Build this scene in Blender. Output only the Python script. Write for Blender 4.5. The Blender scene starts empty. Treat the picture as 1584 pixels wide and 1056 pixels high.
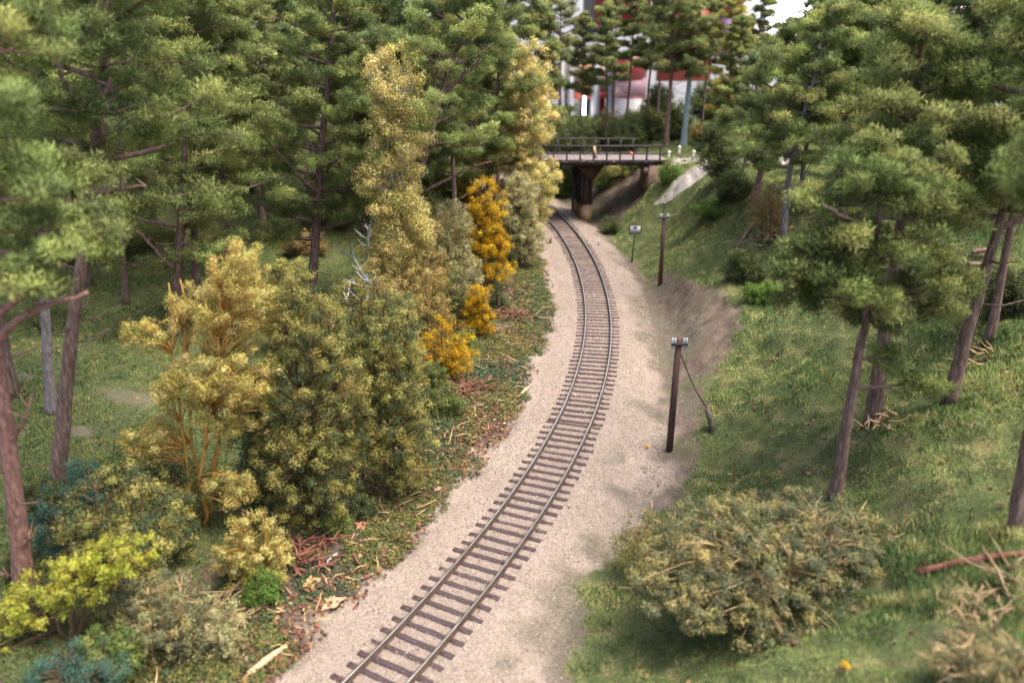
import bpy, math, random
import numpy as np

SC = bpy.context.scene
COL = SC.collection
R = math.radians
FPX, PITCH, CAMH = 1248.0, 0.3736, 16.69      # focal length in photo pixels, tilt, height over the rails


# ---------------------------------------------------------------- helpers
def rs(seed):
    return np.random.default_rng(seed)


def project(X, Y, Z):
    q = np.asarray(Z) - CAMH
    d = Y * math.cos(PITCH) - q * math.sin(PITCH)
    u = Y * math.sin(PITCH) + q * math.cos(PITCH)
    return 792 + FPX * X / d, 528 - FPX * u / d, d


def ray(px, py):
    dx = (px - 792) / FPX
    v = (py - 528) / FPX
    return np.array([dx, math.cos(PITCH) - v * math.sin(PITCH), -math.sin(PITCH) - v * math.cos(PITCH)])


_perm = rs(11).random((256, 256))


def vnoise(x, y, f=1.0, o=0.0):
    x = np.asarray(x, float) * f + 37.3 + o
    y = np.asarray(y, float) * f + 91.7 + o * 1.7
    xi = np.floor(x).astype(int)
    yi = np.floor(y).astype(int)
    fx, fy = x - xi, y - yi
    fx = fx * fx * (3 - 2 * fx)
    fy = fy * fy * (3 - 2 * fy)
    a = _perm[xi % 256, yi % 256]
    b = _perm[(xi + 1) % 256, yi % 256]
    c = _perm[xi % 256, (yi + 1) % 256]
    d = _perm[(xi + 1) % 256, (yi + 1) % 256]
    return (a * (1 - fx) + b * fx) * (1 - fy) + (c * (1 - fx) + d * fx) * fy


def sstep(a, b, x):
    t = np.clip((np.asarray(x, float) - a) / (b - a), 0, 1)
    return t * t * (3 - 2 * t)


# ---------------------------------------------------------------- track line and terrain
_ty = np.array([17, 20, 25, 30, 35, 40, 45, 50, 55, 60, 65, 70, 75, 80, 84], float)
_tx = np.array([-3.66, -2.0, .26, 2.05, 3.45, 4.45, 5.15, 5.5, 5.54, 5.38, 5.05, 4.47, 3.66, 2.6, 1.5])
_pf = np.polyfit(_ty, _tx, 5)
_pd = np.polyder(_pf)


def cline(y):
    y = np.asarray(y, float)
    yc = np.clip(y, 15, 85)
    return np.polyval(_pf, yc) + np.polyval(_pd, yc) * (y - yc) - 0.012 * np.clip(y - 85, 0, 20) ** 2


def cslope(y):
    y = np.asarray(y, float)
    return np.polyval(_pd, np.clip(y, 15, 85)) - 0.024 * np.clip(y - 85, 0, 20)


def sdist(x, y):
    k = cslope(y)
    return (x - cline(y)) / np.sqrt(1 + k * k)


def terrain(x, y):
    x = np.asarray(x, float)
    y = np.asarray(y, float)
    s = sdist(x, y)
    n1 = vnoise(x, y, .22) - .5
    n2 = vnoise(x, y, .7, 5) - .5
    n3 = vnoise(x, y, 2.2, 9) - .5
    # ballast crown and its shoulders
    z = -0.10 * sstep(1.5, 3.0, np.abs(s))
    # right bank
    far = sstep(44, 68, y)
    s0 = 4.0 - .3 * far
    w = 17.0 - 9.5 * far
    hp = 6.6 - 1.2 * far
    dip = -0.28 * sstep(2.4, 3.6, s) * (1 - sstep(4.2, 6.0, s))
    zr = hp * sstep(0, 1, (s - s0 + .9 * n1) / w) + dip
    zr = zr + (n1 * 1.1 + n2 * .65 + n3 * .22) * sstep(4.5, 8, s)
    zr = zr + .9 * sstep(3.6, 6.4, s) * sstep(36, 42, y) * (1 - sstep(52, 60, y))
    # left forest floor, and the fill that carries the road on the far side
    zl = .35 * sstep(-2.6, -4.2, s) + .75 * sstep(-4.5, -10, s) + (n1 * .9 + n2 * .35) * sstep(-3.5, -7, s)
    zl = zl + 4.4 * sstep(-4.0, -11.0, s) * sstep(60, 71, y)
    z = z + np.where(s > 0, zr, zl)
    rough = .05 + .14 * sstep(2.8, 4.5, np.abs(s)) + .10 * sstep(3, 4.2, s) * (1 - sstep(7.5, 9, s))
    return z + n3 * rough * sstep(1.6, 2.4, np.abs(s))


def place(px, py):
    d = ray(px, py)
    t = np.arange(8, 260, .1)
    X, Y, Z = d[0] * t, d[1] * t, CAMH + d[2] * t
    below = Z < terrain(X, Y)
    i = int(np.argmax(below)) if below.any() else len(t) - 1
    return np.array([X[i], Y[i], float(terrain(X[i], Y[i]))])


def at_depth(px, py, Y):
    d = ray(px, py)
    t = Y / d[1]
    return np.array([d[0] * t, Y, CAMH + d[2] * t])


def mpp(p):                                     # metres per photo pixel at a point
    return float(project(p[0], p[1], p[2])[2]) / FPX


# ---------------------------------------------------------------- mesh building
def mesh_obj(name, verts, faces, mat, parent=None, cols=None, smooth=False, mat_ids=None, nrm=None):
    """faces: list of int arrays, each (n, k)."""
    faces = [np.asarray(f, np.int32) for f in faces if len(f)]
    me = bpy.data.meshes.new(name)
    verts = np.asarray(verts, np.float32)
    me.vertices.add(len(verts))
    me.vertices.foreach_set('co', verts.ravel())
    nl = sum(f.size for f in faces)
    npoly = sum(len(f) for f in faces)
    me.loops.add(nl)
    me.polygons.add(npoly)
    me.loops.foreach_set('vertex_index', np.concatenate([f.ravel() for f in faces]))
    starts, o = [], 0
    for f in faces:
        starts.append(o + np.arange(len(f), dtype=np.int32) * f.shape[1])
        o += f.size
    me.polygons.foreach_set('loop_start', np.concatenate(starts))
    if mat_ids is not None:
        me.polygons.foreach_set('material_index', np.asarray(mat_ids, np.int32))
    me.update(calc_edges=True)
    if cols is not None:
        a = me.color_attributes.new('Col', 'FLOAT_COLOR', 'POINT')
        c = np.ones((len(verts), 4), np.float32)
        c[:, :3] = cols
        a.data.foreach_set('color', c.ravel())
    if smooth:
        me.polygons.foreach_set('use_smooth', np.ones(npoly, bool))
    for m in (mat if isinstance(mat, (list, tuple)) else [mat]):
        me.materials.append(m)
    me.validate()
    if nrm is not None:
        a = me.attributes.new('custom_normal', 'FLOAT_VECTOR', 'POINT')
        a.data.foreach_set('vector', np.ascontiguousarray(nrm, np.float32).ravel())
    ob = bpy.data.objects.new(name, me)
    COL.objects.link(ob)
    if parent is not None:
        ob.parent = parent
    return ob


class MB:
    """collects shapes, builds ONE mesh object"""

    def __init__(self):
        self.v, self.f, self.m, self.n = [], {}, {}, 0

    def add(self, v, f, mi=0):
        f = np.asarray(f, np.int32) + self.n
        self.v.append(np.asarray(v, float))
        self.n += len(v)
        self.f.setdefault((f.shape[1], mi), []).append(f)
        return self

    def box(self, c, s, rot=None, mi=0):
        v = np.array([[i, j, k] for i in (-.5, .5) for j in (-.5, .5) for k in (-.5, .5)]) * np.array(s)
        if rot is not None:
            v = v @ np.asarray(rot).T
        f = [[0, 1, 3, 2], [4, 6, 7, 5], [0, 4, 5, 1], [2, 3, 7, 6], [0, 2, 6, 4], [1, 5, 7, 3]]
        return self.add(v + np.array(c), f, mi)

    def tube(self, path, rad, sides=6, mi=0):
        v, q, caps = tube(path, rad, sides)
        self.add(v, q, mi)
        n0 = self.n - len(v)
        for c in caps:
            self.f.setdefault((len(c), mi), []).append(np.asarray([c], np.int32) + n0)
        return self

    def beam(self, a, b, w, h, mi=0):
        a, b = np.array(a, float), np.array(b, float)
        d = b - a
        L = np.linalg.norm(d)
        d /= L
        up = np.array([0, 0, 1.]) if abs(d[2]) < .95 else np.array([0, 1., 0])
        x = np.cross(d, up)
        x /= np.linalg.norm(x)
        z = np.cross(x, d)
        return self.box((a + b) / 2, (w, L, h), np.stack([x, d, z], 1), mi)

    def build(self, name, mat, parent=None, smooth=False):
        fl, ids = [], []
        for (k, mi), fs in self.f.items():
            a = np.concatenate(fs)
            fl.append(a)
            ids.append(np.full(len(a), mi))
        return mesh_obj(name, np.concatenate(self.v), fl, mat, parent, None, smooth, np.concatenate(ids))


def tube(path, rad, sides=6):
    P = np.asarray(path, float)
    r = np.broadcast_to(np.asarray(rad, float), (len(P),))
    T = np.gradient(P, axis=0)
    T /= np.linalg.norm(T, axis=1)[:, None] + 1e-9
    ref = np.array([1., 0, 0]) if abs(T[0][0]) < .8 else np.array([0, 1., 0])
    A = ref - T * (T @ ref)[:, None]
    A /= np.linalg.norm(A, axis=1)[:, None] + 1e-9
    B = np.cross(T, A)
    an = np.arange(sides) * 2 * math.pi / sides
    v = P[:, None] + r[:, None, None] * (np.cos(an)[None, :, None] * A[:, None] + np.sin(an)[None, :, None] * B[:, None])
    i = np.arange(len(P) - 1)[:, None] * sides
    j = np.arange(sides)[None]
    k = (j + 1) % sides
    q = np.stack([i + j, i + k, i + sides + k, i + sides + j], -1).reshape(-1, 4)
    n = len(P) * sides
    return v.reshape(-1, 3), q, [list(range(sides))[::-1], list(range(n - sides, n))]


def tag(o, label=None, cat=None, group=None, kind=None):
    for k, v in (('label', label), ('category', cat), ('group', group), ('kind', kind)):
        if v:
            o[k] = v
    return o


def empty(name, loc, label, cat, group=None, rz=0.0, sc=1.0):
    o = bpy.data.objects.new(name, None)
    o.empty_display_size = .3
    COL.objects.link(o)
    o.location = loc
    o.rotation_euler = (0, 0, rz)
    o.scale = (sc, sc, sc)
    return tag(o, label, cat, group)


def copy_tree(o, loc, rz, sc, label, group=None):
    c = o.copy()
    COL.objects.link(c)
    c.location = loc
    c.rotation_euler = (0, 0, rz)
    c.scale = (sc, sc, sc)
    tag(c, label, None, group)
    for ch in o.children:
        d = ch.copy()
        COL.objects.link(d)
        d.parent = c
    return c


# ---------------------------------------------------------------- materials
def new_mat(name):
    m = bpy.data.materials.new(name)
    m.use_nodes = True
    nt = m.node_tree
    b = nt.nodes['Principled BSDF']
    return m, nt, b


def N(nt, typ, **kw):
    n = nt.nodes.new(typ)
    for k, v in kw.items():
        if k in n.inputs:
            n.inputs[k].default_value = v
        else:
            setattr(n, k, v)
    return n


def noise_mat(name, c1, c2, scale=3., rough=.8, bump=.3, stretch=(1, 1, 1), spec=.3, detail=6., metal=0., c3=None, bdist=.05):
    m, nt, b = new_mat(name)
    tc = N(nt, 'ShaderNodeTexCoord')
    mp = N(nt, 'ShaderNodeMapping')
    mp.inputs['Scale'].default_value = stretch
    nt.links.new(tc.outputs['Object'], mp.inputs[0])
    no = N(nt, 'ShaderNodeTexNoise', Scale=scale, Detail=detail, Roughness=.65)
    nt.links.new(mp.outputs[0], no.inputs['Vector'])
    rp = N(nt, 'ShaderNodeValToRGB')
    rp.color_ramp.elements[0].position = .32
    rp.color_ramp.elements[1].position = .68
    rp.color_ramp.elements[0].color = (*c1, 1)
    rp.color_ramp.elements[1].color = (*c2, 1)
    if c3:
        e = rp.color_ramp.elements.new(.52)
        e.color = (*c3, 1)
    nt.links.new(no.outputs['Fac'], rp.inputs[0])
    nt.links.new(rp.outputs[0], b.inputs['Base Color'])
    b.inputs['Roughness'].default_value = rough
    b.inputs['Specular IOR Level'].default_value = spec
    b.inputs['Metallic'].default_value = metal
    if bump:
        bp = N(nt, 'ShaderNodeBump', Strength=bump, Distance=bdist)
        nt.links.new(no.outputs['Fac'], bp.inputs['Height'])
        nt.links.new(bp.outputs[0], b.inputs['Normal'])
    return m


def foliage_mat(name, trans=.25, rough=.75):
    m, nt, b = new_mat(name)
    at = N(nt, 'ShaderNodeAttribute', attribute_name='Col')
    oi = N(nt, 'ShaderNodeObjectInfo')
    hs = N(nt, 'ShaderNodeHueSaturation')
    mr = N(nt, 'ShaderNodeMapRange')
    mr.inputs['To Min'].default_value = .88
    mr.inputs['To Max'].default_value = 1.14
    nt.links.new(oi.outputs['Random'], mr.inputs['Value'])
    nt.links.new(mr.outputs[0], hs.inputs['Value'])
    nt.links.new(at.outputs['Color'], hs.inputs['Color'])
    nt.links.new(hs.outputs[0], b.inputs['Base Color'])
    b.inputs['Roughness'].default_value = rough
    b.inputs['Specular IOR Level'].default_value = .2
    tr = N(nt, 'ShaderNodeBsdfTranslucent')
    nt.links.new(hs.outputs[0], tr.inputs['Color'])
    mx = N(nt, 'ShaderNodeMixShader')
    mx.inputs[0].default_value = trans
    nt.links.new(b.outputs[0], mx.inputs[1])
    nt.links.new(tr.outputs[0], mx.inputs[2])
    nt.links.new(mx.outputs[0], nt.nodes['Material Output'].inputs['Surface'])
    return m


def plain_mat(name, c, rough=.6, emit=0., ecol=None):
    m, nt, b = new_mat(name)
    tc = N(nt, 'ShaderNodeTexCoord')
    no = N(nt, 'ShaderNodeTexNoise', Scale=.15, Detail=3.)
    nt.links.new(tc.outputs['Object'], no.inputs['Vector'])
    mx = N(nt, 'ShaderNodeMix', data_type='RGBA')
    mx.inputs['A'].default_value = (*[x * .88 for x in c], 1)
    mx.inputs['B'].default_value = (*c, 1)
    nt.links.new(no.outputs['Fac'], mx.inputs['Factor'])
    nt.links.new(mx.outputs['Result'], b.inputs['Base Color'])
    b.inputs['Roughness'].default_value = rough
    if emit:
        b.inputs['Emission Color'].default_value = (*(ecol or c), 1)
        b.inputs['Emission Strength'].default_value = emit
    return m


M_NEEDLE = foliage_mat('pine_needles', .42)
M_LEAF = foliage_mat('leaf_flakes', .42)
M_GRASS = foliage_mat('grass_fibres', .3)
M_LITTER = foliage_mat('dry_litter', .12, .7)
M_BARK = noise_mat('pine_bark', (.06, .038, .032), (.27, .185, .155), 6., .85, .8, (1.6, 1.6, .35), c3=(.145, .095, .08))
M_BARKRED = noise_mat('red_pine_bark', (.10, .05, .04), (.30, .17, .14), 7., .85, .9, (1.5, 1.5, .5), c3=(.19, .105, .085))
M_BARKGREY = noise_mat('grey_bark', (.08, .07, .07), (.27, .24, .23), 6., .85, .7, (1.6, 1.6, .4))
M_BARKTEAL = noise_mat('lichen_bark', (.14, .21, .23), (.36, .44, .45), 5., .85, .6, (1.4, 1.4, .5))
M_STEM = noise_mat('ochre_stems', (.22, .11, .025), (.42, .24, .06), 8., .7, .3)
M_TWIG = noise_mat('dark_twigs', (.05, .035, .02), (.13, .09, .05), 8., .8, .3)
M_TAN = noise_mat('tan_twigs', (.30, .20, .10), (.50, .37, .20), 8., .75, .4)
M_BIRCH = noise_mat('dead_birch_bark', (.08, .08, .085), (.62, .63, .66), 9., .7, .3, (1, 1, 2.2), c3=(.5, .5, .52))
M_WOODRAW = noise_mat('torn_wood', (.30, .19, .10), (.55, .40, .25), 7., .8, .5, (1, 3, 1))
M_LOG = noise_mat('reddish_log_bark', (.12, .045, .03), (.30, .13, .09), 6., .85, .7, (1, 1, 1))
M_POLE = noise_mat('creosoted_pole', (.04, .022, .018), (.105, .06, .05), 5., .7, .35, (2.5, 2.5, .3))
M_PORC = noise_mat('glazed_insulator', (.30, .33, .34), (.46, .49, .50), 20., .25, 0)
M_WIRE = plain_mat('dark_wire', (.03, .028, .026), .6)


# ---------------------------------------------------------------- foliage generators
def needles(cent, rad, per, rng, length, width, cols, up=.35, flat=1.0):
    """fuzzy puffs of needle-like triangles round the centres"""
    n = len(cent)
    d = rng.normal(size=(n, per, 3))
    d /= np.linalg.norm(d, axis=2)[..., None]
    rr = rng.random((n, per, 1)) ** .45
    sc = np.array([1, 1, flat])
    p = cent[:, None] + d * rr * rad[:, None, None] * sc
    o = d + rng.normal(size=d.shape) * .55
    o[..., 2] += up
    o /= np.linalg.norm(o, axis=2)[..., None]
    L = length * rng.uniform(.6, 1.3, (n, per, 1))
    side = np.cross(o, rng.normal(size=o.shape))
    side /= np.linalg.norm(side, axis=2)[..., None] + 1e-9
    w = width * rng.uniform(.7, 1.3, (n, per, 1)) * .5
    soft = d + np.array([0, 0, .45])
    fn = np.cross(side, o)
    sg = np.where((fn * soft).sum(2) < 0, -1., 1.)[..., None]
    side = side * sg
    soft = soft / np.linalg.norm(soft, axis=2)[..., None] + fn * sg * .35
    soft /= np.linalg.norm(soft, axis=2)[..., None]
    v = np.stack([p - side * w, p + side * w, p + o * L], 2).reshape(-1, 3)
    f = np.arange(len(v), dtype=np.int32).reshape(-1, 3)
    nr = np.repeat(soft[:, :, None, :], 3, 2).reshape(-1, 3)
    c = cols[:, None, :] * rng.uniform(.78, 1.22, (n, per, 1))
    c = np.repeat(c[:, :, None, :], 3, 2).reshape(-1, 3)
    return v, f, c, nr


def flakes(cent, rad, per, rng, size, cols, flat=.85, aspect=.6, shell=.5):
    n = len(cent)
    d = rng.normal(size=(n, per, 3))
    d /= np.linalg.norm(d, axis=2)[..., None]
    rr = rng.random((n, per, 1)) ** shell
    p = cent[:, None] + d * rr * rad[:, None, None] * np.array([1, 1, flat])
    nrm = d * .8 + rng.normal(size=d.shape) * .6
    nrm[..., 2] += .35
    t = np.cross(nrm, rng.normal(size=d.shape))
    t /= np.linalg.norm(t, axis=2)[..., None] + 1e-9
    b = np.cross(nrm, t)
    b /= np.linalg.norm(b, axis=2)[..., None] + 1e-9
    a = size * rng.uniform(.55, 1.35, (n, per, 1)) * .5
    q = a * aspect * rng.uniform(.7, 1.3, (n, per, 1))
    soft = d + np.array([0, 0, .4])
    fn = np.cross(t, b)
    sg = np.where((fn * soft).sum(2) < 0, -1., 1.)[..., None]
    b = b * sg
    soft = soft / np.linalg.norm(soft, axis=2)[..., None] + fn * sg * .6
    soft /= np.linalg.norm(soft, axis=2)[..., None]
    v = np.stack([p + t * a, p + b * q, p - t * a * .9, p - b * q], 2).reshape(-1, 3)
    f = np.arange(len(v), dtype=np.int32).reshape(-1, 4)
    nr = np.repeat(soft[:, :, None, :], 4, 2).reshape(-1, 3)
    c = cols[:, None, :] * rng.uniform(.75, 1.25, (n, per, 1))
    c = np.repeat(c[:, :, None, :], 4, 2).reshape(-1, 3)
    return v, f, c, nr


def pick(pal, n, rng, jit=.14):
    """pal: list of (weight, rgb)"""
    w = np.array([p[0] for p in pal], float)
    c = np.array([p[1] for p in pal], float)
    i = rng.choice(len(pal), n, p=w / w.sum())
    return c[i] * rng.uniform(1 - jit, 1 + jit, (n, 1)) * rng.uniform(.93, 1.07, (n, 3))


PINE = [(4, (.24, .285, .092)), (4, (.18, .225, .074)), (2, (.31, .345, .115)), (2, (.125, .165, .06))]
PINE_FAR = [(4, (.235, .27, .095)), (4, (.18, .215, .08)), (2, (.30, .315, .11)), (1, (.13, .155, .066))]
PINE_GOLD = [(3, (.46, .42, .12)), (3, (.33, .34, .10)), (2, (.56, .48, .13))]
PINE_BLUE = [(4, (.19, .255, .105)), (4, (.15, .21, .09)), (2, (.245, .30, .12))]
GOLD = [(5, (.60, .52, .20)), (3, (.52, .45, .165)), (2, (.66, .59, .265)), (1, (.42, .375, .135))]
OCHRE = [(5, (.51, .435, .135)), (3, (.44, .37, .11)), (2, (.58, .51, .20)), (1, (.32, .28, .085))]
OLIVE = [(4, (.285, .265, .078)), (3, (.20, .20, .062)), (3, (.36, .33, .10)), (3, (.08, .105, .046))]
OLIVEDK = [(3, (.31, .29, .085)), (4, (.17, .185, .07)), (2, (.40, .365, .115)), (4, (.085, .12, .06))]
KHAKI = [(4, (.40, .37, .18)), (3, (.32, .30, .145)), (2, (.48, .44, .23)), (1, (.18, .19, .09))]
BROWNY = [(4, (0.344, 0.265, 0.089)), (3, (0.265, 0.198, 0.069)), (2, (0.423, 0.344, 0.127))]
ORANGE = [(5, (.58, .36, .018)), (3, (.46, .27, .015)), (2, (.68, .46, .03)), (2, (.26, .17, .03))]
LIME = [(5, (.40, .41, .06)), (3, (.31, .33, .05)), (2, (.48, .48, .09))]
SAGE = [(4, (.25, .255, .13)), (3, (.31, .285, .125)), (3, (.18, .20, .11)), (2, (.38, .335, .135)), (1, (.11, .13, .07))]
DARKG = [(4, (0.079, 0.108, 0.043)), (3, (0.115, 0.144, 0.056)), (2, (0.159, 0.187, 0.062))]
MIDG = [(4, (0.128, 0.179, 0.052)), (3, (0.179, 0.229, 0.065)), (2, (0.239, 0.272, 0.078))]
BRIGHTG = [(4, (0.110, 0.200, 0.035)), (3, (0.150, 0.250, 0.050))]
TEAL = [(4, (.07, .15, .11)), (3, (.10, .19, .135)), (2, (.05, .11, .08))]
DRY = [(4, (0.330, 0.240, 0.100)), (3, (0.240, 0.170, 0.070)), (2, (0.400, 0.310, 0.150))]


def smooth_path(pts, n=14):
    P = np.asarray(pts, float)
    L = np.r_[0, np.cumsum(np.linalg.norm(np.diff(P, axis=0), axis=1))]
    t = np.linspace(0, L[-1], n)
    Q = np.stack([np.interp(t, L, P[:, i]) for i in range(3)], 1)
    for _ in range(2):
        Q[1:-1] = Q[1:-1] * .5 + (Q[:-2] + Q[2:]) * .25
    return Q


def pine(root, H, seed, guide=None, start=.36, reach=3.3, nl=27, pal=PINE, bark=M_BARK, per=80, pads=None, rad=.27,
         padscale=1., dead=6, limbs=(), sub=(1, 2, 2, 1), nlen=.14, nwid=.042):
    """guide / pads are local to the root"""
    rng = rs(seed)
    if guide is None:
        k = np.linspace(0, 1, 6)
        wob = np.cumsum(rng.normal(size=(6, 2)) * .16, axis=0)
        guide = np.c_[wob[:, 0] - wob[0, 0], wob[:, 1] - wob[0, 1], k * H]
    T = smooth_path(guide, 26)
    T[1:-1, :2] += rng.normal(size=(24, 2)) * .012
    tt = np.linspace(0, 1, 26)
    tr = rad * (1 - .84 * tt ** .9) * (1 + .35 * np.exp(-tt * 26)) * rng.uniform(.93, 1.07, 26)
    tb = MB()
    tb.tube(T, tr, 9)

    def at(t):
        return np.array([np.interp(t, tt, T[:, i]) for i in range(3)])

    PC, PR = [], []

    def limb(b, tip, r0, sag=.18):
        m1 = b + (tip - b) * .35 + np.array([0, 0, -sag * np.linalg.norm(tip - b) * .25])
        m2 = b + (tip - b) * .7 + np.array([0, 0, -sag * np.linalg.norm(tip - b) * .3]) + rng.normal(size=3) * .08
        pth = smooth_path([b, m1, m2, tip], 8)
        tb.tube(pth, np.linspace(r0, r0 * .35, 8), 5)
        return pth

    if pads is None:
        az = rng.uniform(0, 6.28)
        for i in range(nl):
            u = (i + .5) / nl
            t = start + (1 - start) * u ** .95 * .98
            b = at(t)
            az += 2.4 + rng.normal() * .45
            L = reach * (1 - .72 * u ** 1.4) * rng.uniform(.6, 1.2) * (1 if u > .08 else .8)
            rise = rng.uniform(.02, .38) + .35 * u
            tip = b + L * np.array([math.cos(az), math.sin(az), rise])
            pth = limb(b, tip, .065 + .065 * (1 - u))
            for fpos, k in ((1., sub[0]), (.78, sub[1]), (.55, sub[2] if L > 1.6 else 1), (.36, sub[3] if L > 2.3 else 0)):
                for _ in range(k):
                    c0 = np.array([np.interp(fpos, np.linspace(0, 1, 8), pth[:, j]) for j in range(3)])
                    off = rng.normal(size=3) * np.array([.55, .55, .14]) * (.35 + .2 * L) * (0 if k == 1 and fpos == 1 else 1)
                    c = c0 + off + np.array([0, 0, .12])
                    if np.linalg.norm(off) > .35:
                        tb.tube([c0, (c0 + c) / 2 + rng.normal(size=3) * .05, c], [.03, .022, .014], 4)
                    PC.append(c)
                    PR.append(rng.uniform(.5, .9) * (1.08 - .25 * u) * padscale)
        for k in range(5):
            PC.append(at(1.) + rng.normal(size=3) * np.array([.3, .3, .25]))
            PR.append(rng.uniform(.4, .6) * padscale)
    else:
        for (c, r) in pads:
            c = np.asarray(c, float)
            # leave the trunk somewhat below the pad
            zt = c[2] - rng.uniform(.15, .4) * max(.6, np.linalg.norm(c[:2] - at(.6)[:2])) * .4
            t = float(np.clip(np.interp(zt, T[:, 2], tt), .15, .985))
            b = at(t)
            tip = c - np.array([0, 0, .25 * r])
            pth = limb(b, tip, .045 + .045 * min(1.5, np.linalg.norm(tip - b) / 3), .12)
            k = max(3, int(round(7 * r * r)))
            for _ in range(k):
                o = rng.normal(size=3)
                o = o / np.linalg.norm(o) * rng.random() ** .4 * np.array([r, r, r * .55])
                q = c + o
                c0 = pth[rng.integers(4, 8)]
                tb.tube([c0, (c0 + q) / 2 + rng.normal(size=3) * .05, q], [.028, .02, .012], 4)
                PC.append(q)
                PR.append(rng.uniform(.42, .7) * padscale)
    for pth, r0 in limbs:
        Q = smooth_path(pth, 12)
        Q[1:-1] += rng.normal(size=(10, 3)) * .035
        tb.tube(Q, np.linspace(r0, r0 * .4, 12), 7)
        for _ in range(3):
            q = Q[rng.integers(6, 12)]
            e_ = q + rng.normal(size=3) * np.array([.3, .3, .1]) + np.array([0, 0, .25])
            tb.tube([q, (q + e_) / 2, e_], [r0 * .45, r0 * .35, r0 * .15], 4)
    for k in range(dead):
        t = rng.uniform(start * .55, start + .25)
        b = at(t)
        a = rng.uniform(0, 6.28)
        L = rng.uniform(.5, 1.7)
        tb.tube([b, b + L * .5 * np.array([math.cos(a), math.sin(a), .1]), b + L * np.array([math.cos(a + .2), math.sin(a + .2), .25])],
                [.05, .035, .012], 5)
    tb.build('trunk', bark, root, True)
    PC, PR = np.array(PC), np.array(PR)
    npuff = np.maximum(4, (13 * (PR / padscale) ** 1.3).astype(int)) + 2
    idx = np.repeat(np.arange(len(PC)), npuff)
    o = rng.normal(size=(len(idx), 3))
    o /= np.linalg.norm(o, axis=1)[:, None]
    cen = PC[idx] + o * (rng.random((len(idx), 1)) ** .5) * PR[idx][:, None] * np.array([1, 1, .42])
    prad = rng.uniform(.2, .36, len(idx)) * padscale
    pc = pick(pal, len(PC), rng, .1)[idx] * rng.uniform(.86, 1.16, (len(idx), 1))
    v, f, c, nr = needles(cen, prad, per, rng, nlen, nwid, pc, .4, .8)
    mesh_obj('crown', v, [f], M_NEEDLE, root, c, nrm=nr)
    return root


def leafy(root, cl, rad, seed, pal, per=46, size=.13, stem=M_TWIG, stems=3, stem_r=.07, base_spread=.3, twig_share=.7, spikes=0, lean=0.,
          stem_name='stems', crown_name='foliage', aspect=.6, trunk_h=.35, flat=.85):
    """cl: cluster centres local to the root; stems rise from the base and fork out to them"""
    rng = rs(seed)
    size, per = size * .76, int(per * 1.6)
    cl = np.asarray(cl, float)
    mb = MB()
    H = cl[:, 2].max()
    forks = []
    for k in range(stems):
        a = k * 6.283 / stems + rng.uniform(-.5, .5)
        b = np.array([math.cos(a), math.sin(a), 0]) * base_spread * rng.uniform(.3, 1)
        b[2] = -.15
        # the fork point sits in the middle of this stem's share of clusters
        ang = np.arctan2(cl[:, 1], cl[:, 0])
        near = np.abs((ang - a + math.pi) % (2 * math.pi) - math.pi) < math.pi / stems + .3
        cc = cl[near].mean(0) if near.sum() > 3 else cl.mean(0)
        top = np.array([cc[0] * .8, cc[1] * .8, H * .88])
        fk = np.array([b[0] + cc[0] * .25, b[1] + cc[1] * .25, H * trunk_h])
        pth = smooth_path([b, fk, cc * np.array([.7, .7, 1.1]), top], 12)
        pth[1:-1] += rng.normal(size=(10, 3)) * .03 * H / 4
        mb.tube(pth, np.linspace(stem_r, stem_r * .25, 12), 6)
        forks.append(pth)
    FP = np.concatenate(forks)
    for c in cl[rng.random(len(cl)) < twig_share]:
        low = FP[FP[:, 2] < c[2] * .92 + .05]
        if len(low) == 0:
            low = FP[:2]
        q = low[np.argmin(np.linalg.norm(low - c, axis=1))]
        m = (q + c) / 2 + rng.normal(size=3) * .06 * np.linalg.norm(c - q) + np.array([0, 0, .06])
        mb.tube([q, m, c], np.array([.3, .2, .1]) * stem_r * .9 + .004, 4)
    ctr = cl.mean(0) * np.array([1, 1, .4])
    for c in cl[rng.choice(len(cl), min(spikes, len(cl)), False)]:
        o = (c - ctr) / (np.linalg.norm(c - ctr) + 1e-6)
        if o[2] < -.1:
            continue
        o = o + rng.normal(size=3) * .45
        L = rng.uniform(.18, .36)
        q = c + o * L
        mb.tube([c - o * .1, c + o * L * .5 + rng.normal(size=3) * .04, q], [.02, .018, .008], 4)
        mb.tube([c + o * L * .4, c + o * L * .7 + rng.normal(size=3) * .12], [.018, .006], 4)
    for v in mb.v:
        v[:, 0] += lean * v[:, 2]
    mb.build(stem_name, stem, root, True)
    cl = cl.copy()
    cl[:, 0] += lean * cl[:, 2]
    r = np.broadcast_to(np.asarray(rad, float), (len(cl),)) * rng.uniform(.75, 1.25, len(cl))
    v, f, c, nr = flakes(cl, r, per, rng, size, pick(pal, len(cl), rng), flat, aspect)
    mesh_obj(crown_name, v, [f], M_LEAF, root, c, nrm=nr)
    return root


def fill_ellipsoids(ells, n, rng, shell=.35):
    """points in the union of ellipsoids (cx, cy, cz, rx, ry, rz), denser towards the skin"""
    vol = np.array([e[3] * e[4] * e[5] for e in ells]) ** .75
    idx = rng.choice(len(ells), n, p=vol / vol.sum())
    E = np.array(ells)[idx]
    d = rng.normal(size=(n, 3))
    d /= np.linalg.norm(d, axis=1)[:, None]
    p = E[:, :3] + d * (rng.random((n, 1)) ** shell) * E[:, 3:]
    p[:, 2] = np.maximum(p[:, 2], .08)
    return p


EXPOSURE = 1.64
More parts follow.
